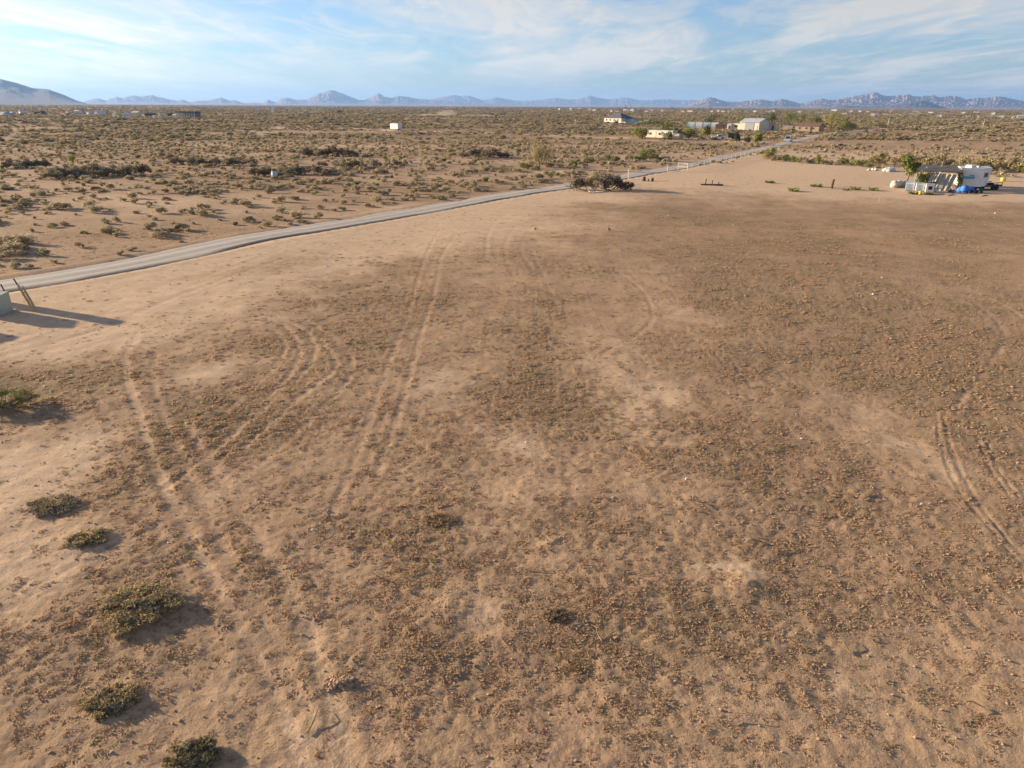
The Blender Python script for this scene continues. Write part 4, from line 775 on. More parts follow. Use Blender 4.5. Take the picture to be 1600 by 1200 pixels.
for px, py, w_, h_, lb in ((1005, 217, 1.6, .9, 'rusty junk heap at the left end of the trailer house'), (1195, 225.5, 1.3, .7, 'grey junk beside the yellow green bush')):
    t = thing('junk_heap', P3(px, py), .3, lb, 'junk'); part(t, 'drum', 'rust', lambda m: m.tube((-.4, 0, 0), (-.4, 0, h_), .35, .35, 10)); part(t, 'crate', 'offwhite', lambda m: m.box(.5, .1, 0, .8, .6, h_ * .6, .3)); part(t, 'plank', 'deadwood', lambda m: m.box(0, -.5, .02, 1.8, .2, .08, .2))
for px in (1210, 1214.5): post('gate_post', px, 222, px + .5, 215.5, .09, 'postdark', 'dark gate post of a pair on the roadside before the silver car', None, 'gate posts before the silver car')

# ---- trees round the far homes
for a in ((1000, 217, 30, 201, 'l_yel', 'rounded yellow green tree at the left end of the trailer house'), (1047, 213, 52, 193, 'l_mesq', 'wide olive brown tree rising behind the trailer house'), (1046, 219, 10, 208, 'l_yel', 'small yellow tree in front of the trailer house'), (1077, 218, 28, 204, 'l_yel', 'yellow green tree to the right of the trailer house'), (1102, 217, 15, 200, 'l_yel', 'slim yellow green tree between trailer house and white car'),
          (1058, 215, 30, 202, 'l_deep', 'dark green tree behind the box addition of the trailer house'), (1116, 199, 40, 182, 'l_deep', 'wide dark green tree behind the hoop shed'), (1151, 223.5, 10, 211, 'l_deep', 'slim dark cypress like tree beside the gravel road'), (1167, 224, 11, 216, 'l_olive', 'small grey green bush next to the slim dark tree'), (1184, 227, 18, 213, 'l_yel', 'bright yellow green bush on the bend of the gravel road'),
          (1204, 199, 34, 181, 'l_deep', 'dark tree just right of the metal barn roof'), (1160, 197, 24, 185, 'l_green', 'green tree behind the left side of the metal barn'), (1230, 199, 34, 182, 'l_green', 'broad green tree between barn and orange house'), (1248, 197, 34, 181, 'l_green', 'broad green tree behind the flat tan shed'), (1272, 198, 28, 183, 'l_mesq', 'grey green tree behind the orange house'), (1297, 205, 40, 183, 'l_yel', 'big yellow green tree at the right side of the orange house'), (1318, 206, 26, 190, 'l_mesq', 'grey green tree beside the big yellow green one'), (1330, 205, 16, 195, 'l_olive', 'last grey green tree of the row by the orange house'), (1020, 196, 60, 190, 'l_deep', 'long dark bank of low trees in front of the dark roofed house lane'), (1370, 202, 40, 194, 'l_olive', 'long low grey bushy tree on the lane past the orange house')):
    tree('desert_tree', a[0], a[1], a[2], a[3], M[a[4]], a[5], None, a[0], 1100, .06, .34 if a[2] > 14 else .24, 14, .8)
# ---- far town and far ranches
def far_house(px, py, w_, h_, wall, roof, lb, gr, rz=R0, cat='house'):
    p = P3(px, py, 0); k = mpp(px, py); L_ = max(w_ * k, 3); H_ = max(h_ * k * .62, 2.4)
    t = thing('far_house', p, rz, lb, cat, gr); Wy = min(L_ * .6, 9)
    kind = int(px * 7 + py * 3) % 3; H_ *= (.8, 1.0, .9)[kind]; pk = H_ * (1.0, 1.35, 1.22)[kind]
    part(t, 'wall', wall, lambda m: m.prism([(-Wy/2, -.1), (Wy/2, -.1), (Wy/2, H_), (0, pk + .01), (-Wy/2, H_)], -L_/2, L_/2)); part(t, 'roof', roof, lambda m: [m.prism([(s * (Wy/2 + .4), H_ - .1), (0, pk + .05), (0, pk + .3), (s * (Wy/2 + .4), H_ + .15)], -L_/2 - .4, L_/2 + .4) for s in (-1, 1)])
    if kind != 1: part(t, 'annex', wall, lambda m: m.box(L_ * .5 + L_ * .22, Wy * .1, -.1, L_ * .42, Wy * .7, H_ * .7)); part(t, 'annex_roof', roof, lambda m: m.box(L_ * .5 + L_ * .225, Wy * .1, H_ * .7 - .097, L_ * .45, Wy * .75, .25))
TOWN = [(956,175,4),(965,175,5),(979,175.5,6),(988,175,4),(998,176,6),(1011,176,4),(1016,174,5),(1019,176,4),(1035,174,3),(1041,175,6),(1048,174,4),(928,173.5,9),(922,173.5,3),(977,173,4),(1053,174,6),(1068,175,6),(1079,175,7),(1113,175,6),(1123,175,5),(1130,175.5,4),(1139,175,4),(1145,173,3),(1154,175,8),(1167,176,6),(1180,176,6),(1193,177.5,9),(1200,176,7),(1209,175.5,7),(1249,178,3),(1281,177,6),(1304,174,6),(1320,179,9),(1344,175,5),(1364,181,4),(1368,178,8),(1384,180,5),(1393,175,4),(1401,180,4),(1407,181,6),(1416,181,6),(1427,181,7),(1431,176,6),(1438,181,5),(1468,183,9),(1494,183,7),(1512,184,5),(1533,184,6),(1545,184,8),(1562,184,20),(1582,185,5),(1594,185,7),(1330,176,6),(1356,176,5),(1455,177,6),(1480,178,6),(1505,178,7),(1525,179,5),(1552,179,6),(905,173,4),(892,173,3),(875,172,4)]
rg = random.Random(3)
for i, (px, py, w_) in enumerate(TOWN):
    c = rg.choice(('white', 'white', 'offwhite', 'cream', 'cream', 'tan')) if (px, py) != (1193, 177.5) else 'cream'; rf = rg.choice(('roofmetal', 'offwhite', 'tan', 'roofred'))
    if w_ >= 15: lb, gr = 'longest white building at the right end of the far town', None
    elif w_ == 9 and px < 940: lb, gr = 'long white building standing apart on the left of the far town', None
    else:
        nm = {'white': 'white', 'offwhite': 'off white', 'cream': 'cream', 'tan': 'tan'}[c]; lb, gr = 'small %s house in the far town below the mountains' % nm, '%s houses in the far town' % nm
    far_house(px, py, w_ * 1.35, 4.6 + (px * 3) % 3, c, rf, lb, gr, rad(rg.choice((-30, -38, 55, -25))))
for px, py, w_, mt, lb in ((8, 180, 12, 'lightblue', 'pale blue far shed below the dark hill'), (20, 180, 10, 'offwhite', 'off white far shed below the dark hill'), (37, 179, 9, 'white', 'white gabled far shed below the dark hill'), (62, 179, 16, 'roofdark', 'dark far shed below the dark hill'), (108, 178, 9, 'offwhite', 'small pale far shed left of the white ranch house'), (122, 178, 9, 'white', 'white far ranch house with dark trees behind'), (140, 178.5, 12, 'lightblue', 'pale blue far ranch building with dark trees behind'), (155, 179, 9, 'white', 'white far barn at the right end of the blue ranch building'), (183, 182, 9, 'white', 'white far tent beside the yellow tarp'), (187, 184, 8, 'paleyellow', 'pale yellow tarp covered far shed'), (197, 182, 9, 'white', 'white far trailer right of the yellow tarp'), (214, 181, 13, 'cream', 'cream far barn with a steep sloping roof'), (233, 182, 16, 'roofdark', 'long dark far barn beside the steep cream one'), (266, 182, 8, 'rust', 'rust dark far shed with white cars before it'), (427, 176, 6, 'white', 'white far house with a dark tree on the plain'), (402, 175, 4, 'offwhite', 'tiny off white far house left of the tree house'), (478, 179, 4, 'tan', 'tiny tan far shed in the scrub'), (530, 178, 5, 'rust', 'tiny red brown far shed in the scrub'), (243, 185, 3, 'white', 'tiny white far car before the long dark barn'), (253, 185, 3, 'offwhite', 'tiny pale far car before the rust shed'), (274, 184.5, 3, 'white', 'tiny white far box left of the pole shed')):
    far_house(px, py, w_ * (.7 + .6 * ((px * 13) % 7) / 7), 5.5 + (px * 5) % 4, mt, 'roofdark' if mt in ('roofdark', 'rust') else mt, lb, None, rad((-32, 50, -20, 65)[int(px) % 4]))
t = thing('pole_shed', P3(295, 184, 0), rad(-15), 'long open far pole shed with a dark roof', 'shed'); k = mpp(295, 184)
part(t, 'roof', 'roofdark', lambda m: m.box(0, 0, 4.0, 34 * k, 9, .9))
for i in range(8): part(t, 'pole', 'offwhite', lambda m: m.box((-16 + i * 4.6) * k, -3.5, -.1, .5, .5, 4.098))
part(t, 'back_wall', 'grey', lambda m: m.box(0, 4, -.1, 33 * k, .3, 4.098))
for px, py, w_, h_ in ((520, 167.6, 34, 1), (575, 167.2, 20, 1), (660, 168, 16, 1)):
    far_house(px, py, w_, 1.2, 'white', 'roofmetal', 'very long white far greenhouse at the foot of the blue mountains', 'far greenhouses', 0, 'greenhouse')
FT = [(231, 179, 9, 168, 'lone dark far tree beside the cream steep barn'), (118, 176, 10, 169, 'dark far tree behind the white ranch house'), (130, 176, 10, 169, 'dark far tree between the ranch house and the blue building'), (148, 176, 10, 169, 'dark far tree behind the blue ranch building'), (157, 176, 9, 170, 'dark far tree behind the white far barn'), (432, 175.5, 10, 171, 'dark far tree beside the white house on the plain'), (1108, 178, 8, 164, 'tallest dark tree in the far town'), (1098, 177, 7, 170, 'dark rounded tree left of the tallest town tree'), (1088, 177, 10, 171, 'olive tree left of the rounded town tree'), (968, 174, 4, 168, 'dark tree at the left end of the far town'), (972, 174, 3, 168, 'slim dark tree at the left end of the far town'), (1278, 180, 10, 171, 'dark tree at the middle of the far town'), (1215, 178, 8, 171, 'dark tree near the big cream town house'), (1238, 178, 9, 171, 'second dark tree right of the big cream town house'), (1455, 184, 16, 173, 'wide olive tree before the right part of the far town'), (1440, 183, 12, 175, 'olive tree left of the wide olive one in town'), (1517, 184, 10, 172, 'tall olive tree near the far utility pole'), (1560, 183, 12, 174, 'dark tree over the longest white building'), (1590, 184, 10, 175, 'dark tree at the far right end of town'), (1376, 181, 8, 174, 'dark tree behind the cluster of white town houses'), (270, 182, 10, 174, 'dark far tree behind the rust shed')]
for px, py, w_, top, lb in FT: tree('far_tree', px, py, w_, top, M['l_deep'] if 'olive' not in lb else M['l_olive'], lb, None, int(px), 200, .15, None, 8, .9)
rg = random.Random(9)
for i in range(80):
    px = rg.uniform(960, 1600); py = 172.5 + (px - 960) / 640 * 9 + rg.uniform(-1.5, 2.0); tree('far_tree', px, py, rg.uniform(4, 9), py - rg.uniform(4.0, 7.5), M[rg.choice(('l_deep', 'l_olive', 'l_deep'))], 'small dark tree between the houses of the far town', 'trees of the far town', 900 + i, 110, .12, None, 7, .9)
for i in range(40):
    px = rg.uniform(160, 960); py = 169.0 + (px - 160) / 800 * 2.5 + rg.uniform(0, 2.0); tree('far_tree', px, py, rg.uniform(4, 12), py - rg.uniform(1.6, 3.2), M['l_deep'], 'dark tree in the line along the foot of the blue mountains', 'far tree line below the mountains', 700 + i, 90, .1, None, 7, .9)
for px, lb in ((1386, 'pale leaning utility pole on the plain toward the lane'), (1535, 'pale utility pole on the plain before the long white building')):
    b = P3(px, 199.5, .1); t = thing('utility_pole', b, 0, lb, 'utility pole'); part(t, 'pole', 'offwhite', lambda m: m.tube((0, 0, -.3), (.5, 0, 5.2), .16, .12, 8)); part(t, 'crossarm', 'deadwood', lambda m: m.box(.48, -.14, 4.7, 1.8, .12, .14))
    for x in (-.7, 0, .7): part(t, 'insulator', 'grey', lambda m: m.tube((.48 + x, -.14, 4.842), (.48 + x, -.14, 5.0), .05, .04, 6))
# dust behind the truck
md = bpy.data.materials.new('dust'); md.use_nodes = True; tt = md.node_tree
for n in list(tt.nodes): tt.nodes.remove(n)
o_ = nd(tt, 'ShaderNodeOutputMaterial'); pv = nd(tt, 'ShaderNodeVolumePrincipled'); pv.inputs['Color'].default_value = (.92, .80, .66, 1); pv.inputs['Density'].default_value = .06; tt.links.new(pv.outputs[0], o_.inputs['Volume'])
p = P3(698, 181.5, 0)
for nm, c, r, sd_ in (('dust_cloud', (0, 0, 1.6), (11, 6, 4.2), 5), ('dust_trail', (28, 1, .5), (20, 4, 1.3), 6), ('dust_haze', (-20, 4, .7), (12, 5, 1.5), 8)):
    o = MB().blob(c, r, sd_, .3, 18, 10).build(nm, md, None, True); o.location = p; tag(o, None, None, None, 'stuff')

# ------------------------------------------------------------------ the camp on the right
ROOFZ = 2.45
cr = [GZ(1441, 258.5, ROOFZ + .25), GZ(1505, 260, ROOFZ + .25), GZ(1504, 269.5, ROOFZ), GZ(1432, 266.5, ROOFZ)]
base = Vector((sum(c.x for c in cr) / 4, sum(c.y for c in cr) / 4, 0)); base.z = ground_z(base.x, base.y)
t = thing('shade_shelter', base, 0, 'dark flat roofed shade shelter patched with panels and tarps', 'shelter')
loc = [c - base for c in cr]
part(t, 'roof', 'roofdark', lambda m: m.add([tuple(v) for v in loc] + [(v.x, v.y, v.z + .12) for v in loc], [(0, 1, 2, 3), (7, 6, 5, 4), (0, 4, 5, 1), (1, 5, 6, 2), (2, 6, 7, 3), (3, 7, 4, 0)]))
for v in loc + [(loc[2] + loc[3]) / 2, (loc[0] + loc[1]) / 2]:
    part(t, 'post', 'postdark', lambda m: m.tube((v.x * .96, v.y * .96, -.2), (v.x * .96, v.y * .96, v.z + .0), .07, .06, 7))
part(t, 'beam', 'postdark', lambda m: m.tube(loc[3] * .99 + Vector((0, 0, .01)), loc[2] * .99 + Vector((0, 0, .01)), .08, .08, 6))
part(t, 'roof_board', 'post', lambda m: m.box(-.6, 0, ROOFZ + .36, 3.2, .18, .06, .15)); part(t, 'roof_board', 'post', lambda m: m.tube((.3, .6, ROOFZ + .3), (.5, .6, ROOFZ + 1.3), .04, .03, 6))
f0, f1 = loc[3], loc[2]
def fr(u, z, d=0.0): q = f0.lerp(f1, u); return (q.x, q.y - d, z)
part(t, 'metal_panel', 'grey', lambda m: [m.add([fr(-.06 + i * .03, 0, .25), fr(-.06 + (i + .8) * .03, 0, .3), fr(.01 + (i + .8) * .03, 2.1, .05), fr(.01 + i * .03, 2.1, .0)], [(0, 1, 2, 3)]) for i in range(7)])
def drape(m, u0, u1, z0, z1, lean, seed, n=12, k=8):
    rg = np.random.default_rng(seed); V = []
    for j in range(k + 1):
        for i in range(n + 1):
            u = u0 + (u1 - u0) * i / n - lean * (1 - j / k); z = z0 + (z1 - z0) * j / k
            V.append(fr(u, z + .05 * math.sin(i * 1.3 + seed), .1 + .7 * (1 - j / k) ** 1.5 + .12 * math.sin(i * 1.9 + seed) + rg.uniform(-.03, .03)))
    m.add(V, [(j * (n + 1) + i, j * (n + 1) + i + 1, (j + 1) * (n + 1) + i + 1, (j + 1) * (n + 1) + i) for j in range(k) for i in range(n)])
part(t, 'tarp', 'tarp', lambda m: drape(m, .48, .90, .1, 2.25, .16, 3)); part(t, 'tarp', 'tarp2', lambda m: drape(m, .30, .50, .1, 2.3, .10, 5)); part(t, 'tarp', 'tarp', lambda m: drape(m, .36, .56, 1.2, 2.45, .14, 8))
o, _ = leafpart(t, 'netting', 'l_yel', 520, (1.2, .35, 1.4), 201, .2, 8, .5, fr(.2, .5, .15))
camp = base
# camper with an angled nose
cb = P3(1512, 297, 0); fnv = Vector((-.40, -.917, 0)); nz = Vector((.55, -.835, 0)); rt = Vector((.917, -.40, 0)); r2 = Vector((.835, .55, 0))
t = thing('camper', cb, 0, 'white camper with blue stripe, angled nose and dark side window', 'camper')
A = rt * -1.25; B = rt * 1.25; Cc = B + r2 * 2.0; D = Cc - fnv * 3.2; E_ = A - fnv * 4.2
def extr(m, pl, z0, z1, push=None):
    n = len(pl); pt = push or [Vector((0, 0, 0))] * n
    m.add([(v.x, v.y, z0) for v in pl] + [(v.x + q.x, v.y + q.y, z1) for v, q in zip(pl, pt)], [tuple(range(n - 1, -1, -1)), tuple(range(n, 2 * n))] + [(i, (i + 1) % n, n + (i + 1) % n, n + i) for i in range(n)])
part(t, 'body', 'white', lambda m: extr(m, [A, B, Cc, D, E_], .55, 2.85, [Vector(), Vector(), r2 * .55, r2 * .5, Vector()]))
part(t, 'roof', 'roofmetal', lambda m: extr(m, [A * 1.02, B * 1.0, Cc + r2 * .57, D + r2 * .5, E_], 2.853, 2.95)); part(t, 'chassis', 'black', lambda m: extr(m, [A * .9, B * .9, Cc * .9, D * .9, E_ * .9], .25, .548))
q = -fnv * 1.6; part(t, 'roof_unit', 'white', lambda m: m.box(q.x, q.y, 2.953, 1.1, .9, .32, .4, taper=.85)); q = -fnv * 2.8 + rt; part(t, 'roof_vent', 'offwhite', lambda m: m.box(q.x, q.y, 2.953, .5, .5, .16, .4))
az = math.atan2(rt.y, rt.x); q = fnv * .012 - rt * .25; part(t, 'stripe', 'decal', lambda m: m.box(q.x, q.y, 1.55, 1.5, .02, .34, az)); q = fnv * .013 + rt * .1; part(t, 'stripe', 'decal', lambda m: m.box(q.x, q.y, 1.97, .6, .02, .14, az))
az2 = math.atan2(r2.y, r2.x); q = B + r2 * 1.15 + nz * .02; wn = part(t, 'window', 'grey', lambda m: m.box(q.x, q.y, 1.75, .95, .05, .62, az2)); q2 = q + nz * .03; part(wn, 'pane', 'glass', lambda m: m.box(q2.x, q2.y, 1.82, .82, .03, .48, az2))
for q in (A * .85 - fnv * 1.8, D * .9, B * .9 - fnv * 1.5): part(t, 'wheel', 'black', lambda m: m.tube((q.x - .1, q.y, .33), (q.x + .12, q.y, .33), .34, .34, 12))
q = A + rt * .02 + fnv * .02; part(t, 'corner_trim', 'lightblue', lambda m: m.box(q.x, q.y, .56, .08, .06, 2.25, az))
# boxes, bundle, drums and odds and ends
def cooler(px, py, rz, w_, h_, lb, opening):
    t = thing('metal_box', P3(px, py, 0), rz, lb, 'appliance'); part(t, 'body', 'white', lambda m: m.box(0, 0, .08, w_, w_ * .85, h_)); part(t, 'top', 'lightblue', lambda m: m.box(0, 0, .083 + h_, w_ + .05, w_ * .85 + .05, .05))
    if opening: part(t, 'opening', 'black', lambda m: m.box(.05, -w_ * .425 - .012, .08 + h_ * .3, w_ * .5, .024, h_ * .45))
    else:
        for i in range(5): part(t, 'louvre', 'lightblue', lambda m: m.box(0, -w_ * .425 - .02, .2 + i * h_ * .15, w_ * .78, .05, h_ * .08, 0, .4))
    for a in (-1, 1): part(t, 'foot', 'grey', lambda m: m.box(a * w_ * .4, 0, -.03, .08, w_ * .8, .109))
cooler(1420.5, 297.5, -.5, 1.08, 1.05, 'white metal cooler box with louvres next to the wrapped bundle', False); cooler(1436, 299, -.42, .98, 1.0, 'white metal cooler box with louvres between two others', False); cooler(1451, 300.5, -.4, .92, 1.0, 'white metal box with a dark square opening', True)
t = thing('wrapped_bundle', P3(1404, 292), .2, 'bundle wrapped in white and peach cloth under the camp tree', 'bundle'); part(t, 'cloth', 'peach', lambda m: m.blob((-.7, 0, .42), (.55, .6, .55), 3, .16), True); part(t, 'cloth', 'offwhite', lambda m: m.blob((-.1, .1, .45), (.6, .6, .55), 4, .15), True); part(t, 'cloth', 'plastic_teal', lambda m: m.blob((.75, .1, .4), (.75, .6, .5), 5, .14), True)
for px, py, rr, hh, mt, lb in ((1437.5, 304, .25, .42, 'yellow', 'yellow bucket on the dirt in front of the white boxes'), (1567, 283, .38, .5, 'yellow', 'yellow tub on the sand to the right of the camper')):
    t = thing('bucket', P3(px, py), 0, lb, 'bucket'); part(t, 'pail', mt, lambda m: m.tube((0, 0, 0), (0, 0, hh), rr * .85, rr, 14), True); part(t, 'rim', mt, lambda m: m.tube((0, 0, hh + .002), (0, 0, hh + .04), rr * 1.06, rr * 1.06, 14)); part(t, 'contents', 'paleyellow', lambda m: m.tube((0, 0, hh + .042), (0, 0, hh + .06), rr * .9, rr * .5, 12))
for px, py, s, lb in ((1500, 300, .5, 'blue tarp covered drum leftmost before the camper'), (1507, 301, .62, 'bulky blue tarp heap before the camper'), (1515, 300, .5, 'blue tarp heap at the camper nose')):
    t = thing('blue_heap', P3(px, py), s, lb, 'tarp'); part(t, 'cover', 'blue', lambda m: (m.blob((0, 0, s * .7), (s, s * .9, s * .9), int(px), .2, 10, 7)), True); part(t, 'rope', 'offwhite', lambda m: m.tube((-s * 1.05, 0, .05), (-s * .6, -s * .6, .1), .03, .03, 5)); part(t, 'flap', 'lightblue', lambda m: m.add([(-s * .5, -s * .95, .02), (s * .4, -s * 1.0, .02), (s * .3, -s * .7, s * .9), (-s * .3, -s * .75, s * 1.0)], [(0, 1, 2, 3)]))
t = thing('flatbed_trailer', P3(1543, 295, 0), .45, 'dark low flatbed trailer with rails beside the camper nose', 'trailer'); part(t, 'bed', 'rust', lambda m: m.box(0, 0, .5, 3.6, 1.7, .14)); part(t, 'tongue', 'black', lambda m: m.tube((1.8, 0, .52), (3.1, 0, .35), .06, .06, 6))
for y in (-.8, .8): part(t, 'rail', 'black', lambda m: (m.tube((-1.75, y, .95), (1.75, y, .95), .04, .04, 6), *[m.tube((x, y, .62), (x, y, .95), .04, .04, 6) for x in (-1.7, -.6, .6, 1.7)]))
for x in (-.45, .45):
    for y in (-.95, .95): part(t, 'wheel', 'black', lambda m: m.tube((x, y - .1, .33), (x, y + .1, .33), .33, .33, 12))
part(t, 'tyre_load', 'black', lambda m: (m.tube((-.9, .1, .642), (-.9, .1, .86), .4, .4, 12), m.tube((.3, -.1, .642), (.3, -.1, .9), .38, .38, 12)))
for px, py, lb in ((1466, 296, 'leftmost small white crate before the tan tarp'), (1472, 296.5, 'middle small white crate before the tan tarp'), (1478, 296.5, 'right small white crate before the tan tarp')):
    t = thing('crate', P3(px, py), .3, lb, 'crate'); part(t, 'side', 'offwhite', lambda m: [m.box(0, s * .2, 0, .5, .03, .42) for s in (-1, 1)] + [m.box(s * .235, 0, 0, .03, .37, .42) for s in (-1, 1)]); part(t, 'base', 'grey', lambda m: m.box(0, 0, -.01, .44, .36, .04))
t = tree('camp_tree', 1416, 286, 38, 249, M['l_mesq'], 'green mesquite tree with a bare trunk at the left of the camp', None, 301, 1800, .30, .26, 16, .9)
tree('vine_bush', 1494, 297, 12, 271, M['l_yel'], 'leafy green bush squeezed between tan tarp and camper', None, 302, 600, .05, .17, 9, .9, 'bush')
for i, (dx, dy, s) in enumerate(((-5, 0, .5), (-2, 1, .7), (1, -1, .6), (4, 0, .65), (6, 1, .45), (0, 2, .4), (-24, -2, .35), (-19, -1, .4), (-30, -1, .35))):
    t = MB().blob((0, 0, s * .35), (s, s * .8, s * .6), 400 + i, .3, 7, 5).build('white_rock', M['offwhite']); t.location = P3(1388 + dx, 267.5 + dy * .7); tag(t, 'white rock of the pile at the pad edge behind the thin pole' if i < 6 else 'pale rock scattered along the bush line at the pad edge', 'rock', 'white rock pile' if i < 6 else 'scattered pale rocks')
for px, py, lb in ((1485, 305, 'thin board lying on the dirt before the tan tarp'), (1537, 306, 'thin board lying on the dirt before the flatbed trailer')):
    o = MB().box(0, 0, 0, 2.2, .14, .05, .75).box(.2, .1, .052, .9, .1, .04, .6).build('loose_board', M['deadwood']); o.location = P3(px, py, 0); tag(o, lb, 'board')

for px, py, mt, lb in ((1457, 300.5, 'lightblue', 'pale blue jug on the dirt beside the box with the opening'), (1461, 300, 'offwhite', 'white jug on the dirt beside the pale blue jug'), (1484, 300, 'rust', 'rusty can on the dirt before the tan tarp'), (1489, 301, 'blue', 'small blue jug between tan tarp and blue heaps'), (1527, 300, 'white', 'white jug under the camper nose'), (1533, 301, 'darkgreen', 'dark green can by the flatbed trailer')):
    t = thing('jug', P3(px, py), px, lb, 'jug'); part(t, 'can', mt, lambda m: m.tube((0, 0, 0), (0, 0, .42), .2, .19, 10), True); part(t, 'neck', mt, lambda m: m.tube((0, 0, .421), (0, 0, .52), .1, .07, 8)); part(t, 'cap', 'black', lambda m: m.tube((0, 0, .521), (0, 0, .56), .075, .075, 8))
t = thing('folding_chair', P3(1468, 299.5), 2.6, 'white folding chair before the tan tarp', 'chair'); part(t, 'seat', 'offwhite', lambda m: m.box(0, 0, .42, .48, .45, .04)); part(t, 'backrest', 'offwhite', lambda m: m.box(0, .24, .5, .48, .04, .45, 0, -.2))
for x in (-.2, .2):
    for y in (-.18, .18): part(t, 'leg', 'grey', lambda m: m.tube((x, y * 1.3, -.02), (x, y, .42), .018, .018, 6))
t = thing('tyre_stack', P3(1522, 302), 0, 'pair of black tyres lying before the camper nose', 'tyres')
for i in range(2): part(t, 'tyre', 'black', lambda m: [m.tube((.34 * math.cos(a) + .1 * i, .34 * math.sin(a), .12 + .23 * i), (.34 * math.cos(a + .53) + .1 * i, .34 * math.sin(a + .53), .12 + .23 * i), .115, .115, 7) for a in np.arange(0, 6.2, .5236)])
t = thing('lumber_stack', P3(1462, 303.5), -.2, 'short stack of grey boards on the dirt before the camp', 'lumber')
for i in range(5): part(t, 'plank', 'deadwood', lambda m: m.box(.05 * i, (i % 3) * .24 - .2, .06 * (i // 3), 2.0 - .1 * i, .2, .055, .03 * (i - 2)))

# ------------------------------------------------------------------ foreground of the lot
def low_shrub(px, py, w_, h_, mats, lb, seed, n=900, depth=.8):
    p = P3(px, py, .03); wd = w_ * mpp(px, py); t = thing('low_shrub', p, 0, lb, 'shrub')
    o, LC = leafpart(t, 'foliage', mats[0], n, (wd / 2, wd / 2 * depth, h_), seed, .030, 46, .17, elong=3.0)
    if len(mats) > 1: leafpart(t, 'foliage', mats[1], n // 3, (wd * .42, wd * .42 * depth, h_ * 1.05), seed + 1, .032, 24, .15, elong=3.0)
    rg = random.Random(seed)
    for c in LC[:26]:
        e = Vector(c) * 1.2; part(t, 'stem', 'deadwood', lambda m: (m.tube((c[0] * .1, c[1] * .1, -.02), e, .012, .005, 4), m.tube(e * .6, e * .85 + Vector((rg.uniform(-.2, .2), rg.uniform(-.2, .2), .10)), .007, .003, 4)))
low_shrub(220, 950, 175, .14, ('l_olweed', 'l_dark'), 'large low dark shrub with pale twigs, widest of the shrubs on the lot', 601, 4200)
low_shrub(82, 790, 115, .11, ('l_dark', 'l_olweed'), 'flat dark brown shrub between the sandy corner and the wheel tracks', 602, 2400)
low_shrub(135, 845, 85, .12, ('l_olweed', 'l_dark'), 'small dark shrub just beyond the flat brown one', 603, 1700)
low_shrub(172, 1095, 115, .12, ('l_olweed', 'l_dark'), 'narrow dark olive shrub in the sandy corner of the lot', 604, 2400)
low_shrub(305, 1178, 105, .16, ('l_olive', 'l_dark'), 'olive shrub with upright pale twigs, densest on the lot', 605, 2600)
low_shrub(8, 635, 120, .5, ('l_olive', 'l_green'), 'green bush at the edge of the sandy track', 606, 3600)
low_shrub(868, 962, 60, .08, ('l_dkweed', 'l_olive'), 'tiny low dark weed shrub in the middle of the open lot', 607, 1200)
low_shrub(688, 812, 70, .05, ('l_dkweed', 'l_olive'), 'thin spread of dark green weed on the open lot', 608, 1200)
t = thing('dirt_mound', P3(533, 1066, .02), 0, 'small crumbly orange dirt mound on the open lot', 'dirt mound'); rg = random.Random(4)
def heap(m, n, R_, Q_, h_, s0, s1):
    for i in range(n):
        a = rg.uniform(0, 6.28); q = rg.random() ** .6; s = rg.uniform(s0, s1) * (1.25 - .7 * q); m.blob((R_ * q * math.cos(a), Q_ * q * math.sin(a), h_ * (1 - q) ** .8 * rg.uniform(.6, 1)), (s, s * .9, s * .75), i + 3, .3, 7, 5)
part(t, 'mound', 'clod', lambda m: heap(m, 130, .36, .22, .085, .02, .06)); part(t, 'spoil', 'clod', lambda m: heap(m, 60, .75, .5, .02, .012, .035))
LIT = [(263, 848, 5), (1252, 687, 6), (957, 779, 5), (822, 691, 5), (70, 603, 6), (350, 597, 4), (1026, 471, 4), (1378, 435, 5), (1528, 387, 3), (1555, 334, 5), (1241, 449, 3), (1364, 462, 7), (1086, 420, 3), (1146, 352, 3), (1139, 296, 3), (156, 322, 4), (179, 336, 6), (146, 396, 4), (405, 294, 4), (604, 316, 4), (754, 297, 4), (511, 415, 7), (884, 281, 4), (1440, 789, 6), (112, 585, 6), (1072, 750, 6), (488, 828, 4), (1175, 800, 4)]
rg = random.Random(12)
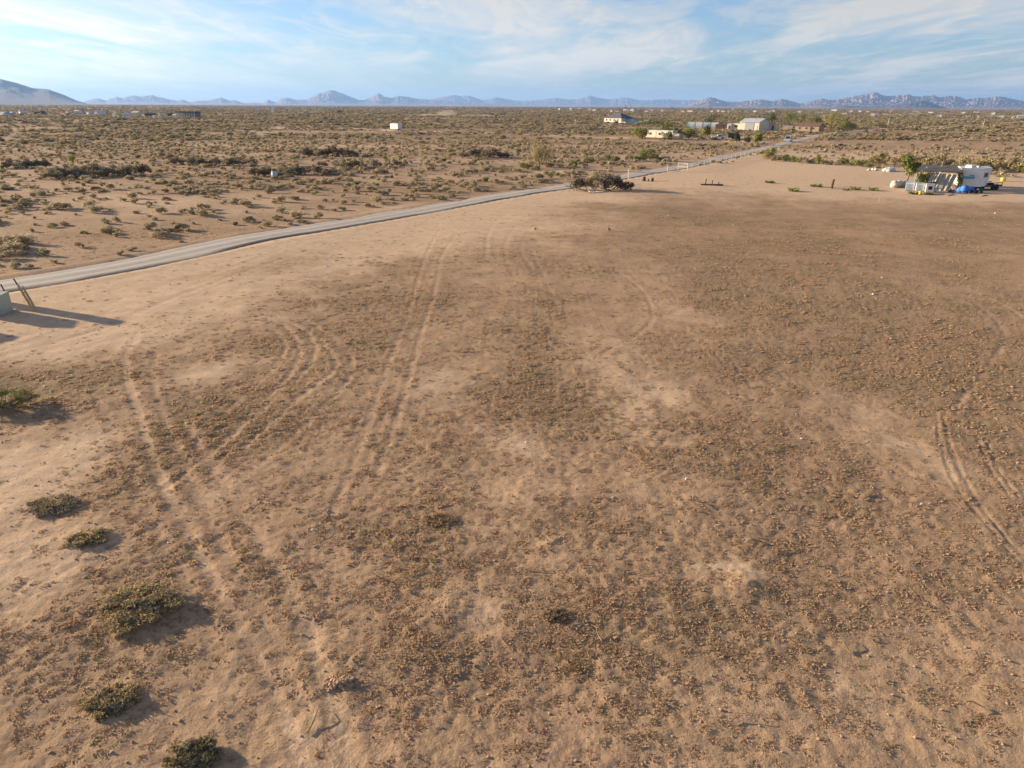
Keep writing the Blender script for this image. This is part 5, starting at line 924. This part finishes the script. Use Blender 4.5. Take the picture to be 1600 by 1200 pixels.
for i, (px, py, s) in enumerate(LIT):
    k = mpp(px, py) * s * .75; V = [(rg.uniform(.3, .6) * k * math.cos(a), rg.uniform(.25, .55) * k * math.sin(a), .02 + rg.uniform(0, .18) * k) for a in np.linspace(0, 6.28, 7)[:6]]; V.append((0, 0, .02 + .2 * k)); V += [(v[0] * .9, v[1] * .9, -.01) for v in V[:6]]
    o = link(bpy.data.objects.new('litter_scrap', rawmesh('litter_scrap', V, [(j, (j + 1) % 6, 6) for j in range(6)] + [(7 + (j + 1) % 6, j + 7, j, )[::1] for j in range(6)] + [(7 + (j + 1) % 6, j, (j + 1) % 6) for j in range(6)], [M['paper']]))); o.location = P3(px, py, 0)
    sd_ = roadside(np.array([o.location.x]), np.array([o.location.y]))[0]
    tag(o, 'crumpled pale litter scrap on the flat across the gravel road' if sd_ > 0 else 'crumpled pale litter scrap lying on the dirt lot', 'litter', 'litter across the road' if sd_ > 0 else 'litter on the lot')
TW = [(1200, 850, .5), (1065, 950, .35), (990, 1055, .3), (1140, 1130, .4), (480, 1145, .5), (605, 1072, .3), (1215, 866, .35), (1190, 842, .4), (1105, 790, .35), (740, 1035, .3), (220, 535, .9), (1545, 1110, .4), (1330, 1020, .35), (820, 890, .3), (940, 1000, .3), (600, 905, .3), (1320, 695, .5), (1290, 905, .3), (410, 760, .3)]
for i, (px, py, ln) in enumerate(TW):
    a = rg.uniform(0, 3.1); mb = MB(); p = Vector((0, 0, .03)); r = .012 + .008 * rg.random()
    for k in range(4):
        a += rg.uniform(-.6, .6); q = p + Vector((math.cos(a), math.sin(a), 0)) * ln / 3 + Vector((0, 0, .03 * math.sin(k * 1.4) + .01)); mb.tube(p, q, r * (1 - k * .18), r * (1 - (k + 1) * .18), 5); p = q
    o = mb.build('fallen_twig', M['straw'] if i % 3 else M['deadwood']); o.location = P3(px, py, 0); tag(o, 'thin curved dry twig lying on the open lot' if i % 3 else 'thin dark dry twig lying on the open lot', 'twig', 'pale twigs on the lot' if i % 3 else 'dark twigs on the lot')
# ------------------------------------------------------------------ haze over the plain
mh = bpy.data.materials.new('haze'); mh.use_nodes = True; t = mh.node_tree
for n in list(t.nodes): t.nodes.remove(n)
o_ = nd(t, 'ShaderNodeOutputMaterial'); pv = nd(t, 'ShaderNodeVolumePrincipled'); pv.inputs['Color'].default_value = (.30, .53, 1.0, 1)
pv.inputs['Density'].default_value = 4.6e-5; pv.inputs['Anisotropy'].default_value = .2; t.links.new(pv.outputs[0], o_.inputs['Volume'])
hz_ = MB().box(0, 0, -12, 66000, 66000, 520 + 12).build('haze', mh); hz_['kind'] = 'stuff'; hz_['label'] = 'thin pale blue haze over the desert plain'
